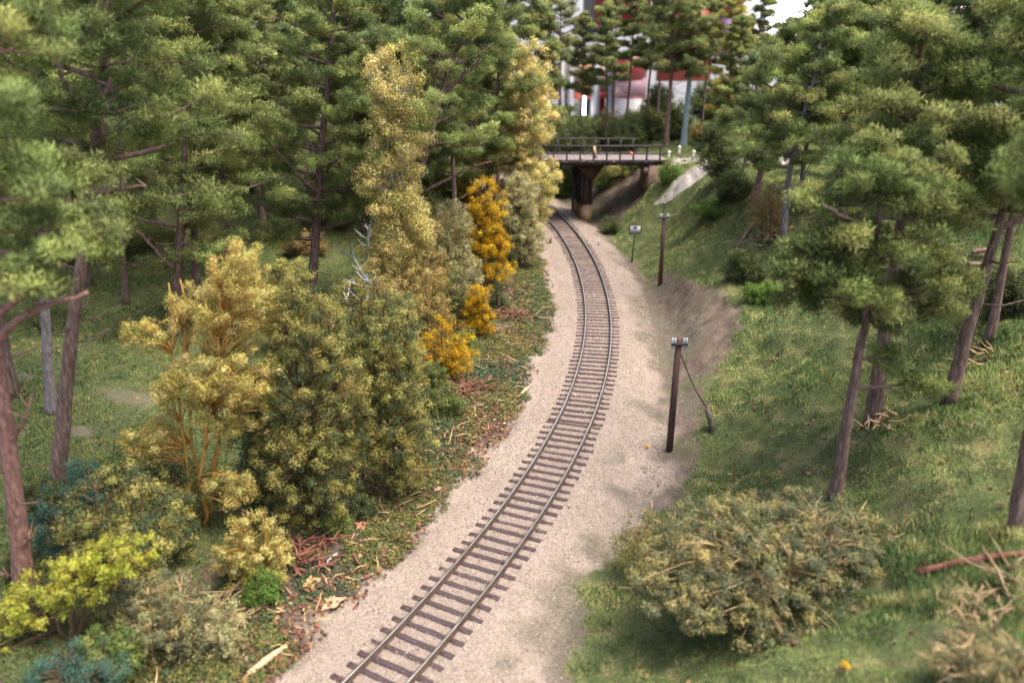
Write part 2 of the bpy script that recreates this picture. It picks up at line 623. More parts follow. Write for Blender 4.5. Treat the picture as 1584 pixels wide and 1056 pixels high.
# ---------------------------------------------------------------- world, sun, camera
SUN_EL, SUN_AZ = 68.0, 115.0           # azimuth measured from +Y (straight ahead) towards +X
w = bpy.data.worlds.new('World')
SC.world = w
w.use_nodes = True
nt = w.node_tree
sky = N(nt, 'ShaderNodeTexSky', sky_type='NISHITA')
sky.sun_disc = False
sky.sun_elevation = R(SUN_EL)
sky.sun_rotation = R(SUN_AZ)
sky.air_density = .8
sky.dust_density = 6.0
sky.ozone_density = 0.3
nt.links.new(sky.outputs[0], nt.nodes['Background'].inputs[0])
nt.nodes['Background'].inputs[1].default_value = .15
sl = bpy.data.lights.new('sun', 'SUN')
sl.energy = 1.4
sl.angle = R(30)
sl.color = (1, .92, .80)
so = bpy.data.objects.new('sun', sl)
COL.objects.link(so)
so.location = (0, 0, 60)
so.rotation_euler = (R(90 - SUN_EL), 0, R(180 - SUN_AZ))

cam = bpy.data.cameras.new('camera')
cam.sensor_width = 36
cam.lens = FPX / 1584 * 36
cam.clip_start = .5
cam.clip_end = 3000
cam.dof.use_dof = True
cam.dof.focus_distance = 36
cam.dof.aperture_fstop = cam.lens / 155.0
co = bpy.data.objects.new('camera', cam)
COL.objects.link(co)
co.location = (0, 0, CAMH)
co.rotation_euler = (math.pi / 2 - PITCH, 0, 0)
SC.camera = co
SC.view_settings.view_transform = 'Standard'
SC.view_settings.look = 'None'
SC.view_settings.exposure = EXPOSURE
SC.cycles.max_bounces = 6
SC.cycles.diffuse_bounces = 4
SC.cycles.use_denoising = True


# ---------------------------------------------------------------- ground
def in_poly(x, y, poly):
    poly = np.asarray(poly)
    r = np.zeros(np.shape(x), bool)
    j = len(poly) - 1
    for i in range(len(poly)):
        xi, yi = poly[i]
        xj, yj = poly[j]
        c = ((yi > y) != (yj > y)) & (x < (xj - xi) * (y - yi) / (yj - yi + 1e-12) + xi)
        r ^= c
        j = i
    return r


_edge = [(890, 1054), (905, 960), (950, 850), (1010, 795), (1060, 765), (1075, 700), (1095, 612), (1125, 550), (1155, 490),
         (1140, 452), (1075, 436), (1040, 428), (985, 416), (955, 380), (940, 360), (965, 330), (1000, 300), (1030, 268)]
GP = [tuple(place(a, b)[:2]) for a, b in _edge]
GP = [(-1.5, 8.0)] + GP + [(11.5, 82), (6, 96), (2, 115), (60, 115), (60, 8)]


def grass_right(x, y):
    jx = x + (vnoise(x, y, .8, 3) - .5) * 1.3 + (vnoise(x, y, 2.6, 4) - .5) * .5
    jy = y + (vnoise(x, y, .8, 7) - .5) * 1.3 + (vnoise(x, y, 2.6, 8) - .5) * .5
    return in_poly(jx, jy, GP)


def left_edge(x, y):
    """positive beyond the ballast on the left"""
    return -(sdist(x, y) + 2.75 + .5 * sstep(50, 62, y)) + (vnoise(x, y, .6, 2) - .5) * .9 + (vnoise(x, y, 2.5, 12) - .5) * .45


BP = [(place(195, 608)[:2], 2.6, 1.0), (place(35, 580)[:2], 1.4, .6), (place(120, 668)[:2], 1.0, .5)]


def bare_left(x, y):
    r = np.zeros(np.shape(x))
    for c, a, b2 in BP:
        r = np.maximum(r, 1 - np.hypot((x - c[0]) / a, (y - c[1]) / b2))
    return sstep(.05, .75, r + (vnoise(x, y, 1.3, 33) - .5) * .9 * (r > .01))


STEP = .2
gx = np.arange(-60, 36.01, STEP)
gy = np.arange(7, 110.01, STEP)
GX, GY = np.meshgrid(gx, gy)
vx, vy = GX.ravel(), GY.ravel()
vz = terrain(vx, vy)
ss = sdist(vx, vy)
BALL = np.array([.258, .213, .176])
DIRT = np.array([.108, .084, .065])
SOIL = np.array([.085, .060, .05])
TURF = np.array([.075, .09, .036])
STRAW = np.array([.17, .155, .075])
MOSSY = np.array([.13, .117, .088])


def mixc(a, b, t):
    return a * (1 - t[:, None]) + b * t[:, None]


col = np.tile(BALL, (len(vx), 1)) * (0.90 + .2 * vnoise(vx, vy, .5, 21))[:, None]
n_a = vnoise(vx, vy, .45, 31)
n_b = vnoise(vx, vy, 1.3, 33)
n_c = vnoise(vx, vy, 4.0, 35)
# dirt on the right bank; its edge wanders
td = sstep(3.3, 4.8, ss + .9 * sstep(32, 42, vy) + (n_a - .5) * 1.5 + (n_b - .5) * .9)
col = mixc(col, DIRT * 1.0, td)
col = mixc(col, DIRT * .7, td * sstep(.5, .7, n_b) * .7)
col = mixc(col, DIRT * 1.35, td * sstep(.55, .8, n_c) * .6)
col = mixc(col, TURF * 1.1, td * sstep(.66, .78, vnoise(vx, vy, .9, 39)) * .55)
# patches of damp algae on the sand between rails and bank
ta = sstep(.50, .70, n_a * .55 + n_b * .45) * sstep(1.6, 2.8, ss) * (1 - sstep(5, 6.5, ss)) * .85
col = mixc(col, MOSSY * .85, ta)
# between the rails the stones are a little browner
col = mixc(col, BALL * np.array([.84, .82, .84]), (1 - sstep(.6, 1.3, np.abs(ss))) * .8)
gr = grass_right(vx, vy) & (ss > 1.5)
col = mixc(col, TURF * 1.0, gr * 1.0)
col = mixc(col, STRAW, gr * sstep(.66, .84, n_b) * .7)
le = left_edge(vx, vy)
tl = sstep(-.3, .6, le + (n_c - .5) * .5)
lit = mixc(np.tile(SOIL, (len(vx), 1)), TURF * .9, sstep(.45, .62, n_b * .5 + n_a * .5))
lit = mixc(lit, np.tile(TURF, (len(vx), 1)), sstep(4.5, 7.5, le))
lit = mixc(lit, np.array([.12, .11, .075]), .75 * bare_left(vx, vy))
lit = mixc(lit, SOIL * 1.2, sstep(.62, .8, n_c) * .5)
col = mixc(col, lit, tl)
GROUND_DIRT_L = (n_a * .75 + n_b * .25)
nx_, ny_ = len(gx), len(gy)
ii = np.arange((ny_ - 1) * nx_).reshape(ny_ - 1, nx_)[:, :-1].ravel()
quads = np.stack([ii, ii + 1, ii + nx_ + 1, ii + nx_], 1)

mg, nt, b = new_mat('earth_and_ballast')
at = N(nt, 'ShaderNodeAttribute', attribute_name='Col')
tc = N(nt, 'ShaderNodeTexCoord')
vo = N(nt, 'ShaderNodeTexVoronoi', Scale=16.)
n1 = N(nt, 'ShaderNodeTexNoise', Scale=3.2, Detail=8., Roughness=.75)
n2 = N(nt, 'ShaderNodeTexNoise', Scale=26., Detail=3.)
for x in (vo, n1, n2):
    nt.links.new(tc.outputs['Object'], x.inputs['Vector'])
sp = N(nt, 'ShaderNodeSeparateColor')
nt.links.new(vo.outputs['Color'], sp.inputs[0])
m1 = N(nt, 'ShaderNodeMapRange')
m1.inputs['To Min'].default_value = .80
m1.inputs['To Max'].default_value = 1.16
nt.links.new(sp.outputs[0], m1.inputs['Value'])
m2 = N(nt, 'ShaderNodeMapRange')
m2.inputs['From Min'].default_value = .3
m2.inputs['From Max'].default_value = .7
m2.inputs['To Min'].default_value = .78
m2.inputs['To Max'].default_value = 1.18
nt.links.new(n1.outputs['Fac'], m2.inputs['Value'])
mu = N(nt, 'ShaderNodeMath', operation='MULTIPLY')
nt.links.new(m1.outputs[0], mu.inputs[0])
nt.links.new(m2.outputs[0], mu.inputs[1])
vm = N(nt, 'ShaderNodeVectorMath', operation='SCALE')
nt.links.new(at.outputs['Color'], vm.inputs[0])
nt.links.new(mu.outputs[0], vm.inputs['Scale'])
nt.links.new(vm.outputs[0], b.inputs['Base Color'])
b.inputs['Roughness'].default_value = .92
b.inputs['Specular IOR Level'].default_value = .15
ad = N(nt, 'ShaderNodeMath', operation='ADD')
nt.links.new(vo.outputs['Distance'], ad.inputs[0])
nt.links.new(n2.outputs['Fac'], ad.inputs[1])
bp = N(nt, 'ShaderNodeBump', Strength=.55, Distance=.05)
nt.links.new(ad.outputs[0], bp.inputs['Height'])
nt.links.new(bp.outputs[0], b.inputs['Normal'])
M_GROUND = mg
g = mesh_obj('ground', np.c_[vx, vy, vz], [quads], M_GROUND, None, col, True)
tag(g, 'sandy trackside ground between the grassy bank and the forest floor', 'ground', None, 'structure')

# hall floor far below the layout, out to the horizon
M_FLOOR = noise_mat('hall_floor', (.22, .21, .20), (.32, .31, .30), .05, .5, 0)
f = mesh_obj('hall_floor', [(-2500, -1500, -96), (2500, -1500, -96), (2500, 2600, -96), (-2500, 2600, -96)], [[[0, 1, 2, 3]]], M_FLOOR)
tag(f, 'grey exhibition hall floor far below the layout', 'floor', None, 'structure')
# timber skirt of the layout board
sk = MB()
for a, b2 in (((-60, 7), (36, 7)), ((36, 7), (36, 110)), ((36, 110), (-60, 110)), ((-60, 110), (-60, 7))):
    k = 60
    px_ = np.linspace(a[0], b2[0], k)
    py_ = np.linspace(a[1], b2[1], k)
    top = terrain(px_, py_) + .02
    v = np.concatenate([np.c_[px_, py_, top], np.c_[px_, py_, np.full(k, -9.)]])
    i = np.arange(k - 1)
    sk.add(v, np.stack([i, i + k, i + k + 1, i + 1], 1))
sk.add([(-60, 7, -9), (36, 7, -9), (36, 110, -9), (-60, 110, -9)], [[3, 2, 1, 0]])
tag(sk.build('layout_base', noise_mat('board_edge', (.06, .05, .045), (.10, .085, .075), 1.)), 'dark board edge around the layout', 'board', None, 'structure')

# road over the bridge and the foot path running down from it
M_ROAD = noise_mat('pale_road', (.21, .195, .175), (.33, .305, .28), 2.5, .9, .3)


def strip(name, pts, widths, mat, lift, label, cat, flat=None):
    pts = np.asarray(pts, float)
    k = 60
    L = np.r_[0, np.cumsum(np.linalg.norm(np.diff(pts, axis=0), axis=1))]
    t = np.linspace(0, L[-1], k)
    P = np.stack([np.interp(t, L, pts[:, i]) for i in range(2)], 1)
    W = np.interp(t, L, widths)
    T = np.gradient(P, axis=0)
    T /= np.linalg.norm(T, axis=1)[:, None]
    nrm = np.c_[-T[:, 1], T[:, 0]]
    m = 9
    u = np.linspace(-1, 1, m)
    edge = 1 + .18 * (vnoise(P[:, 0], P[:, 1], 1.1, 50) - .5)
    X = P[:, None] + nrm[:, None] * (u[None, :, None] * (W * edge)[:, None, None] * .5)
    Z = terrain(X[..., 0], X[..., 1]) + lift if flat is None else np.full(X.shape[:2], flat)
    i = (np.arange(k - 1)[:, None] * m + np.arange(m - 1)[None]).ravel()
    o = mesh_obj(name, np.c_[X.reshape(-1, 2), Z.ravel()], [np.stack([i, i + 1, i + m + 1, i + m], 1)], mat, None, None, True)
    return tag(o, label, cat, None, 'structure')


strip('road', [(13.9, 74), (18, 74), (26, 74.5), (35.8, 76)], [4.6, 4.6, 4.6, 4.6], M_ROAD, .05, 'pale road running off the right end of the bridge', 'road')
pp = [place(*q)[:2] for q in ((1098, 258), (1072, 275), (1046, 293), (1024, 309), (1012, 317))]
strip('path', pp, [2.2, 2.5, 1.7, .7, .3], M_ROAD, .06, 'pale worn path running down the bank beside the bridge', 'path')


# ---------------------------------------------------------------- grass, litter, gravel
def blades(name, x, y, h, wd, colr, rng, lean=.5):
    z = terrain(x, y) - .03
    n = len(x)
    a = rng.uniform(0, 6.283, n)
    dx, dy = np.cos(a), np.sin(a)
    la = rng.uniform(0, 6.283, n)
    lm = h * lean * rng.random(n) ** .7
    p = np.c_[x, y, z]
    s = np.c_[dx, dy, np.zeros(n)] * (wd * .5)[:, None]
    tip = p + np.c_[np.cos(la) * lm, np.sin(la) * lm, h]
    v = np.stack([p - s, p + s, tip], 1).reshape(-1, 3)
    c = np.repeat(colr, 3, 0)
    fn = np.cross(s, tip - p)
    fn /= np.linalg.norm(fn, axis=1)[:, None]
    flip = fn[:, 2] < 0
    fn[flip] *= -1
    fa = np.arange(3 * n, dtype=np.int32).reshape(-1, 3)
    fa[flip] = fa[flip][:, ::-1]
    fn = fn * .4 + np.array([0, 0, 1.])
    fn /= np.linalg.norm(fn, axis=1)[:, None]
    o = mesh_obj(name, v, [fa], M_GRASS, None, c, nrm=np.repeat(fn, 3, 0))
    return o


def grass_colors(x, y, rng, base):
    n = len(x)
    a = vnoise(x, y, .38, 61) * .7 + vnoise(x, y, 1.2, 62) * .3 + (rng.random(n) - .5) * .3
    b2 = vnoise(x, y, 1.9, 63) + (rng.random(n) - .5) * .3
    c = np.tile(np.array(base[0]), (n, 1))
    c = mixc(c, np.array(base[1]), sstep(.42, .62, a))
    c = mixc(c, np.array(base[2]), sstep(.66, .86, b2))
    c = mixc(c, np.array(base[3]), (rng.random(n) < .06) * .8)
    return c * rng.uniform(.75, 1.25, (n, 1))


rng = rs(101)
n = 1500000
y = 9 + (108 - 9) * rng.random(n) ** 1.7
x = rng.uniform(-3, 35.8, n)
k = grass_right(x + rng.normal(size=n) * .28, y + rng.normal(size=n) * .28) & (sdist(x, y) > 1.5) & (vnoise(x, y, 1.1, 70) + rng.random(n) * .6 > .36)
k &= ~((np.abs(y - 74) < 2.6) & (x > 13)) & (np.abs(x) < 3 + y * .72)
x, y = x[k], y[k]
sh = .06 + .13 * vnoise(x, y, .9, 72) * vnoise(x, y, .25, 73) * 2
t = grass_colors(x, y, rng, [(0.066, 0.116, 0.035), (0.159, 0.212, 0.065), (0.277, 0.277, 0.112), (0.330, 0.271, 0.130)])
o = blades('bank_grass', x, y, sh * rng.uniform(.6, 1.4, len(x)), np.full(len(x), .026) + y * .0006, t, rng, .9)
tag(o, 'short green and straw coloured grass on the right bank', 'grass', None, 'stuff')

n = 1300000
y = 12 + (100 - 12) * rng.random(n) ** 1.6
x = rng.uniform(-59.5, 2, n)
bare = bare_left(x, y)
k = (left_edge(x, y) > 3.2) & (rng.random(n) > bare * 1.15 - .1) & (np.abs(x) < 3 + y * .72) & ~((np.abs(y - 74) < 2.6))
x, y = x[k], y[k]
t = grass_colors(x, y, rng, [(0.074, 0.121, 0.036), (0.126, 0.173, 0.052), (0.221, 0.226, 0.079), (0.252, 0.210, 0.094)])
o = blades('forest_grass', x, y, (.055 + .13 * vnoise(x, y, .8, 75)) * rng.uniform(.6, 1.4, len(x)), np.full(len(x), .026) + y * .0006, t, rng, .9)
tag(o, 'dark green grass on the forest floor left of the track', 'grass', None, 'stuff')

# low creeping plants along the left edge and on the banks
n = 9000
y = 14 + (70 - 14) * rng.random(n) ** 1.3
s = -2.7 - 4.2 * rng.random(n) ** 1.1
x = cline(y) + s * np.sqrt(1 + cslope(y) ** 2)
k = (left_edge(x, y) + rng.normal(size=n) * .22 > .22) & (vnoise(x, y, .55, 81) + rng.random(n) * .3 > .52)
x, y = x[k], y[k]
cen = np.c_[x, y, terrain(x, y) + .05]
which = vnoise(x, y, .35, 83) + (rng.random(len(x)) - .5) * .3
cc = np.where((which > .52)[:, None], pick([(3, (.06, .105, .06)), (2, (.09, .14, .065))], len(x), rng), pick([(3, (.11, .14, .05)), (2, (.17, .165, .055)), (1, (.25, .215, .07))], len(x), rng))
v, f, c, nr = flakes(cen, np.full(len(x), .24), 30, rng, .10, cc, .5, .6)
tag(mesh_obj('ground_cover_plants', v, [f], M_LEAF, None, c, nrm=nr), 'low green and bluish creeping plants along the left edge of the ballast', 'ground cover', None, 'stuff')

# clumps of taller weeds on the right bank
n = 4200
y = 12 + (95 - 12) * rng.random(n) ** 1.3
x = rng.uniform(0, 34, n)
k = grass_right(x, y) & (sdist(x, y) > 1.8) & (vnoise(x, y, .5, 91) + rng.random(n) * .2 > .62) & ~((np.abs(y - 74) < 3) & (x > 13))
x, y = x[k], y[k]
cen = np.c_[x, y, terrain(x, y) + .1]
cc = pick([(3, (.10, .15, .05)), (2, (.16, .19, .065)), (1, (.08, .14, .07))], len(x), rng)
v, f, c, nr = flakes(cen, np.full(len(x), .27), 34, rng, .085, cc, .5, .45)
tag(mesh_obj('bank_weeds', v, [f], M_LEAF, None, c, nrm=nr), 'tufts of leafy green weeds scattered over the right bank', 'weeds', None, 'stuff')

# mossy plants on the forest floor
n = 16000
y = 15 + (75 - 15) * rng.random(n) ** 1.4
x = rng.uniform(-45, 0, n)
k = (left_edge(x, y) > 2.2) & (bare_left(x, y) < .3) & (np.abs(x) < 3 + y * .72) & (vnoise(x, y, .42, 111) * .7 + vnoise(x, y, 1.6, 113) * .3 + rng.random(n) * .12 + .22 * sstep(34, 20, y) > .60)
x, y = x[k], y[k]
cen = np.c_[x, y, terrain(x, y) + .04]
cc = pick([(4, (.07, .115, .04)), (3, (.10, .15, .05)), (1.5, (.15, .175, .06)), (1, (.06, .12, .075))], len(x), rng)
v, f, c, nr = flakes(cen, np.full(len(x), .27), 34, rng, .085, cc, .5, .5)
tag(mesh_obj('forest_moss_plants', v, [f], M_LEAF, None, c, nrm=nr), 'mossy dark green plants covering the forest floor left of the track', 'plants', None, 'stuff')

# dead leaves and bark scraps
def litter(x, y, lo, hi, pal, rng, lift=.04, tilt=.5):
    n = len(x)
    p = np.c_[x, y, terrain(x, y) + lift + .08 * rng.random(n)]
    nr = np.c_[rng.normal(size=(n, 2)) * tilt, np.ones(n)]
    nr /= np.linalg.norm(nr, axis=1)[:, None]
    t = np.cross(nr, rng.normal(size=(n, 3)))
    t /= np.linalg.norm(t, axis=1)[:, None]
    b2 = np.cross(nr, t)
    a = rng.uniform(lo, hi, (n, 1)) * .5
    q = a * rng.uniform(.25, .75, (n, 1))
    cup = nr * a * rng.uniform(-.1, .5, (n, 1))
    v = np.stack([p + t * a + cup, p + b2 * q, p - t * a * .9 + cup, p - b2 * q], 1).reshape(-1, 3)
    f0 = np.arange(n)[:, None] * 4
    f = np.concatenate([f0 + np.array([[0, 1, 3]]), f0 + np.array([[1, 2, 3]])])
    return v, f, np.repeat(pick(pal, n, rng, .25), 4, 0)


LP = [(4, (.19, .08, .045)), (4, (.125, .058, .038)), (2.5, (.24, .145, .065)), (1, (.32, .23, .125)), (3, (.075, .042, .032))]
n = 22000
y = 13 + (72 - 13) * rng.random(n) ** 1.5
s = -2.6 - 5.5 * rng.random(n) ** 1.2
x = cline(y) + s * np.sqrt(1 + cslope(y) ** 2)
k = (left_edge(x, y) + rng.normal(size=n) * .25 > .05) & (vnoise(x, y, .5, 95) + rng.random(n) * .3 > .72)
v1, f1, c1 = litter(x[k], y[k], .08, .26, LP, rng)
n = 9000
y2 = rng.uniform(13, 80, n)
x2 = rng.uniform(-30, 33, n)
k = ((left_edge(x2, y2) > 2.5) | grass_right(x2, y2)) & (rng.random(n) < .45)
v2, f2, c2 = litter(x2[k], y2[k], .08, .28, LP, rng, .1)
n = 700
y3 = rng.uniform(14, 70, n)
s3 = rng.uniform(-3.2, 5, n)
x3 = cline(y3) + s3
v3, f3, c3 = litter(x3, y3, .04, .12, LP, rng, .02, .2)
o = mesh_obj('leaf_litter', np.concatenate([v1, v2, v3]), [f1, f2 + len(v1), f3 + len(v1) + len(v2)], M_LITTER, None, np.concatenate([c1, c2, c3]))
tag(o, 'rust brown and tan dead leaves and bark scraps on the ground', 'leaf litter', None, 'stuff')

# loose twigs among the litter
tb = MB()
for i in range(420):
    yy = 14 + 50 * rng.random() ** 1.5
    sx = -2.9 - 4 * rng.random()
    xx = float(cline(yy)) + sx * math.sqrt(1 + float(cslope(yy)) ** 2)
    if vnoise(xx, yy, .5, 95) < .45:
        continue
    zz = float(terrain(xx, yy)) + .06
    a = rng.uniform(0, 6.28)
    L = rng.uniform(.25, .9)
    d = np.array([math.cos(a), math.sin(a), rng.uniform(-.1, .4)]) * L
    m = rng.normal(size=3) * .06
    tb.tube([(xx, yy, zz), np.array([xx, yy, zz]) + d * .5 + m, np.array([xx, yy, zz]) + d], [.028, .022, .012], 4)
tag(tb.build('fallen_twigs', M_TAN), 'pale broken twigs strewn among the dead leaves left of the track', 'twigs', None, 'stuff')

# gravel: small angular stones over the ballast
n = 90000
y = 14 + (72 - 14) * rng.random(n) ** 1.8
s = rng.normal(size=n) * 2.6
s = np.where(s > 0, s * 1.15, s)
x = cline(y) + s * np.sqrt(1 + cslope(y) ** 2)
k = (left_edge(x, y) < .35) & ~grass_right(x, y) & (s < 7)
x, y = x[k], y[k]
n = len(x)
r = rng.uniform(.014, .030, n) * np.where(rng.random(n) < .05, 1.7, 1) + y * .0002
base = np.array([[1, 0, 0], [-1, 0, 0], [0, 1, 0], [0, -1, 0], [0, 0, 1], [0, 0, -1]], float)
v = base[None] * rng.uniform(.6, 1.3, (n, 6, 1)) * r[:, None, None]
v += np.c_[x, y, terrain(x, y) + r * .25][:, None]
tri = np.array([[0, 2, 4], [2, 1, 4], [1, 3, 4], [3, 0, 4]])
f = (np.arange(n)[:, None, None] * 6 + tri[None]).reshape(-1, 3)
ds = (sdist(x, y) > 3.4)
cc = pick([(8, (.258, .214, .178)), (3, (.20, .165, .14)), (2, (.34, .29, .25)), (1, (.10, .08, .07)), (.8, (.27, .19, .15))], n, rng, .15)
cc[ds] *= .62
o = mesh_obj('gravel', v.reshape(-1, 3), [f], M_LITTER, None, np.repeat(cc, 6, 0))
tag(o, 'pinkish beige gravel strewn over the track bed', 'gravel', None, 'stuff')

# ---------------------------------------------------------------- railway track
rng = rs(5)
ys = np.linspace(9, 100, 4000)
xs = cline(ys)
arc = np.r_[0, np.cumsum(np.hypot(np.diff(xs), np.diff(ys)))]
M_SLEEPER = noise_mat('sleeper_wood', (.024, .017, .019), (.085, .06, .06), 5., .85, .5, (1.2, 6, 6), c3=(.057, .04, .042))
M_CHAIR = noise_mat('rusty_chair', (.05, .032, .026), (.09, .06, .05), 9., .8, .2)
M_RUST = noise_mat('rail_side_rust', (.035, .022, .016), (.085, .055, .04), 4., .75, .2)
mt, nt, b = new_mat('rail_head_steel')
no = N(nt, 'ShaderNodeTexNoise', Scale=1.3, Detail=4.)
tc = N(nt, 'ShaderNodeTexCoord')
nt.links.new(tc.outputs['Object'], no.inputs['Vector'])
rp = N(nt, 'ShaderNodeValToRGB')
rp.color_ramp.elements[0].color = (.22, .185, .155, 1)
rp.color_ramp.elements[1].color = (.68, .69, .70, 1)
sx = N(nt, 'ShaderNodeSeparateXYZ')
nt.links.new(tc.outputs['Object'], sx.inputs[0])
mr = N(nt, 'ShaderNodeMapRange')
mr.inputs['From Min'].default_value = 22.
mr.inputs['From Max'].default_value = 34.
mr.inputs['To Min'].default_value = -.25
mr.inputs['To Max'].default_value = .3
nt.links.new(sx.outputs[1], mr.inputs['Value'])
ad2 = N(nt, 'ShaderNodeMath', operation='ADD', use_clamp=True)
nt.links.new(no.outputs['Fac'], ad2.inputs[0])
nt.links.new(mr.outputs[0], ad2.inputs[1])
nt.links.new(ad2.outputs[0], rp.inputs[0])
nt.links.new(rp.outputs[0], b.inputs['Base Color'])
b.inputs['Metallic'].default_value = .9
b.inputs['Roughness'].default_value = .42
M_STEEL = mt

track = empty('railway_track', (0, 0, 0), 'single curving railway track on dark wooden sleepers leading under the bridge', 'railway track')
ry = np.linspace(9, 99, 420)
rx = cline(ry)
tan = np.gradient(np.c_[rx, ry], axis=0)
tan /= np.linalg.norm(tan, axis=1)[:, None]
nor = np.c_[tan[:, 1], -tan[:, 0]]
prof = np.array([(-.07, .0), (.07, .0), (.07, .03), (.02, .05), (.02, .125), (.037, .135), (.037, .165), (-.037, .165), (-.037, .135), (-.02, .125), (-.02, .05), (-.07, .03)])
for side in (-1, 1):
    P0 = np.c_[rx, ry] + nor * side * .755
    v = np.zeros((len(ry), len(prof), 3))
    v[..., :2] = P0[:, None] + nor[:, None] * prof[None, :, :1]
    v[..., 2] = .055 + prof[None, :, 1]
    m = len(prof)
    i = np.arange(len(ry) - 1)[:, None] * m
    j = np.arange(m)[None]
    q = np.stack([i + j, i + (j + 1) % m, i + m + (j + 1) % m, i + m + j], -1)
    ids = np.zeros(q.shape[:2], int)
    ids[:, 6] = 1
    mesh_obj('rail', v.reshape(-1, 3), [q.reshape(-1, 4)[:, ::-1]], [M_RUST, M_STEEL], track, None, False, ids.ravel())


def sleeper_mesh(seed):
    r = rs(seed)
    mb = MB()
    k = 14
    X = np.linspace(-1.25, 1.25, k)
    w = .098 + r.normal(size=(k, 2)) * .008
    top = .062 + r.normal(size=k) * .006
    v = []
    for i in range(k):
        c = .9 if i in (0, k - 1) else 1
        v += [(X[i], -w[i, 0], -.12), (X[i], -w[i, 0] * c, top[i] - .008), (X[i], -w[i, 0] * .8, top[i]), (X[i], w[i, 1] * .8, top[i]), (X[i], w[i, 1] * c, top[i] - .008), (X[i], w[i, 1], -.12)]
    fs = []
    for i in range(k - 1):
        for j in range(5):
            fs.append([i * 6 + j, i * 6 + j + 1, (i + 1) * 6 + j + 1, (i + 1) * 6 + j])
    mb.add(v, np.array(fs)[:, ::-1])
    mb.f.setdefault((6, 0), []).append(np.array([[0, 1, 2, 3, 4, 5], [k * 6 - 1 - j for j in range(6)]], np.int32))
    for sd in (-.755, .755):
        for e in (-.125, .125):
            mb.box((sd + e, 0, .078), (.07, .13, .04), None, 1)
    return mb.build('sleeper', [M_SLEEPER, M_CHAIR], track)


protos = [sleeper_mesh(s_) for s_ in range(5)]
a0 = float(np.interp(12.5, ys, arc))
a1 = float(np.interp(97, ys, arc))
joint = float(np.interp(place(846, 656)[1], ys, arc))
pos = [joint + .14]
while pos[-1] < a1:
    pos.append(pos[-1] + .548)
low = [joint - .14]
while low[-1] > a0:
    low.append(low[-1] - .548)
pos = sorted(low + pos)
later = MB()
cnt = 0
for i, a in enumerate(pos):
    a += rng.normal() * .012
    yy = float(np.interp(a, arc, ys))
    xx = float(cline(yy))
    hd = -math.atan(float(cslope(yy))) + rng.normal() * .012
    off = rng.normal() * .035
    zz = rng.normal() * .006 - .014 - (.018 if rng.random() < .15 else 0)
    loc = (xx + off * math.cos(hd), yy + off * math.sin(hd), zz)
    if cnt < 100 and yy > 16:
        pr = protos[i % 5]
        o = pr if cnt < 5 and not pr.get('used') else pr.copy()
        if o is not pr:
            COL.objects.link(o)
            o.parent = track
        else:
            pr['used'] = 1
        o.location = loc
        o.rotation_euler = (0, 0, hd)
        cnt += 1
    elif yy > 16:
        c_, s_ = math.cos(hd), math.sin(hd)
        later.box(loc + np.array([0, 0, -.03]), (2.5, .205, .185), np.array([[c_, -s_, 0], [s_, c_, 0], [0, 0, 1]]))
for p_ in protos:
    if 'used' in p_:
        del p_['used']
tag(later.build('distant_sleepers', M_SLEEPER, track), None, None, None, 'stuff')

# ---------------------------------------------------------------- bridge
M_DECK = noise_mat('deck_planks', (.14, .115, .115), (.25, .215, .215), 3., .85, .4, (1, 8, 1))
M_BEAM = noise_mat('dark_bridge_timber', (.018, .014, .016), (.055, .042, .042), 4., .75, .3, (1, 1, 1))
M_PIERW = noise_mat('tarred_red_timber', (.035, .017, .013), (.115, .055, .042), 5., .8, .4, (3, 3, .4))
M_PLINTH = noise_mat('weathered_plinth', (.20, .13, .075), (.36, .25, .15), 2.5, .9, .4)
M_ABUT = noise_mat('brown_abutment_stone', (.13, .085, .065), (.24, .17, .13), 2.2, .9, .5)
DZ, Y0, Y1 = 5.62, 71.4, 76.4
bx0, bx1 = -5.0, float(at_depth(1031, 250, Y0)[0])
bridge = empty('road_bridge', (6.8, 74, 0), 'dark timber road bridge with railings crossing the cutting', 'bridge')
ofs = -np.array([6.8, 74, 0])


def bpart(mb, name, mat, parent=bridge):
    mb.v = [v + ofs for v in mb.v]
    return mb.build(name, mat, parent)


rng = rs(8)
mb = MB()
xx = bx0
while xx < bx1:
    wd = rng.uniform(.24, .32)
    e0, e1 = rng.uniform(-.05, .05, 2)
    mb.box((xx + wd / 2, (Y0 + Y1) / 2 + (e0 + e1) / 2, DZ - .05 + rng.normal() * .008), (wd - .015, Y1 - Y0 + e1 - e0, .10))
    xx += wd
bpart(mb, 'deck', M_DECK)
mb = MB()
for yy in (Y0 + .35, Y0 + 1.9, Y1 - 1.9, Y1 - .35):
    mb.box(((bx0 + bx1) / 2, yy, DZ - .265), (bx1 - bx0 - .1, .26, .32))
bpart(mb, 'girders', M_BEAM)
px0 = float(at_depth(1021.5, 240, Y0)[0])
for yy, xe in ((Y0 + .02, bx1 + .1), (Y1 - .02, px0 - 1.2)):
    mb = MB()
    mb.box(((bx0 + xe) / 2, yy, DZ + 1.27), (xe - bx0, .17, .15))
    mb.box(((bx0 + xe) / 2, yy, DZ + .62), (xe - bx0, .09, .11))
    mb.box(((bx0 + xe) / 2, yy, DZ + .045), (xe - bx0, .10, .085))
    rail_o = bpart(mb, 'railing', M_BEAM)
    k = 0
    pxx = px0 if yy < 73 else px0 - 1.7
    while pxx > bx0:
        mp_ = MB()
        mp_.box((pxx, yy + (.09 if yy < 73 else -.09), DZ + .6), (.14, .10, 1.3))
        bpart(mp_, 'railing_post', M_BEAM, rail_o)
        pxx -= 1.163
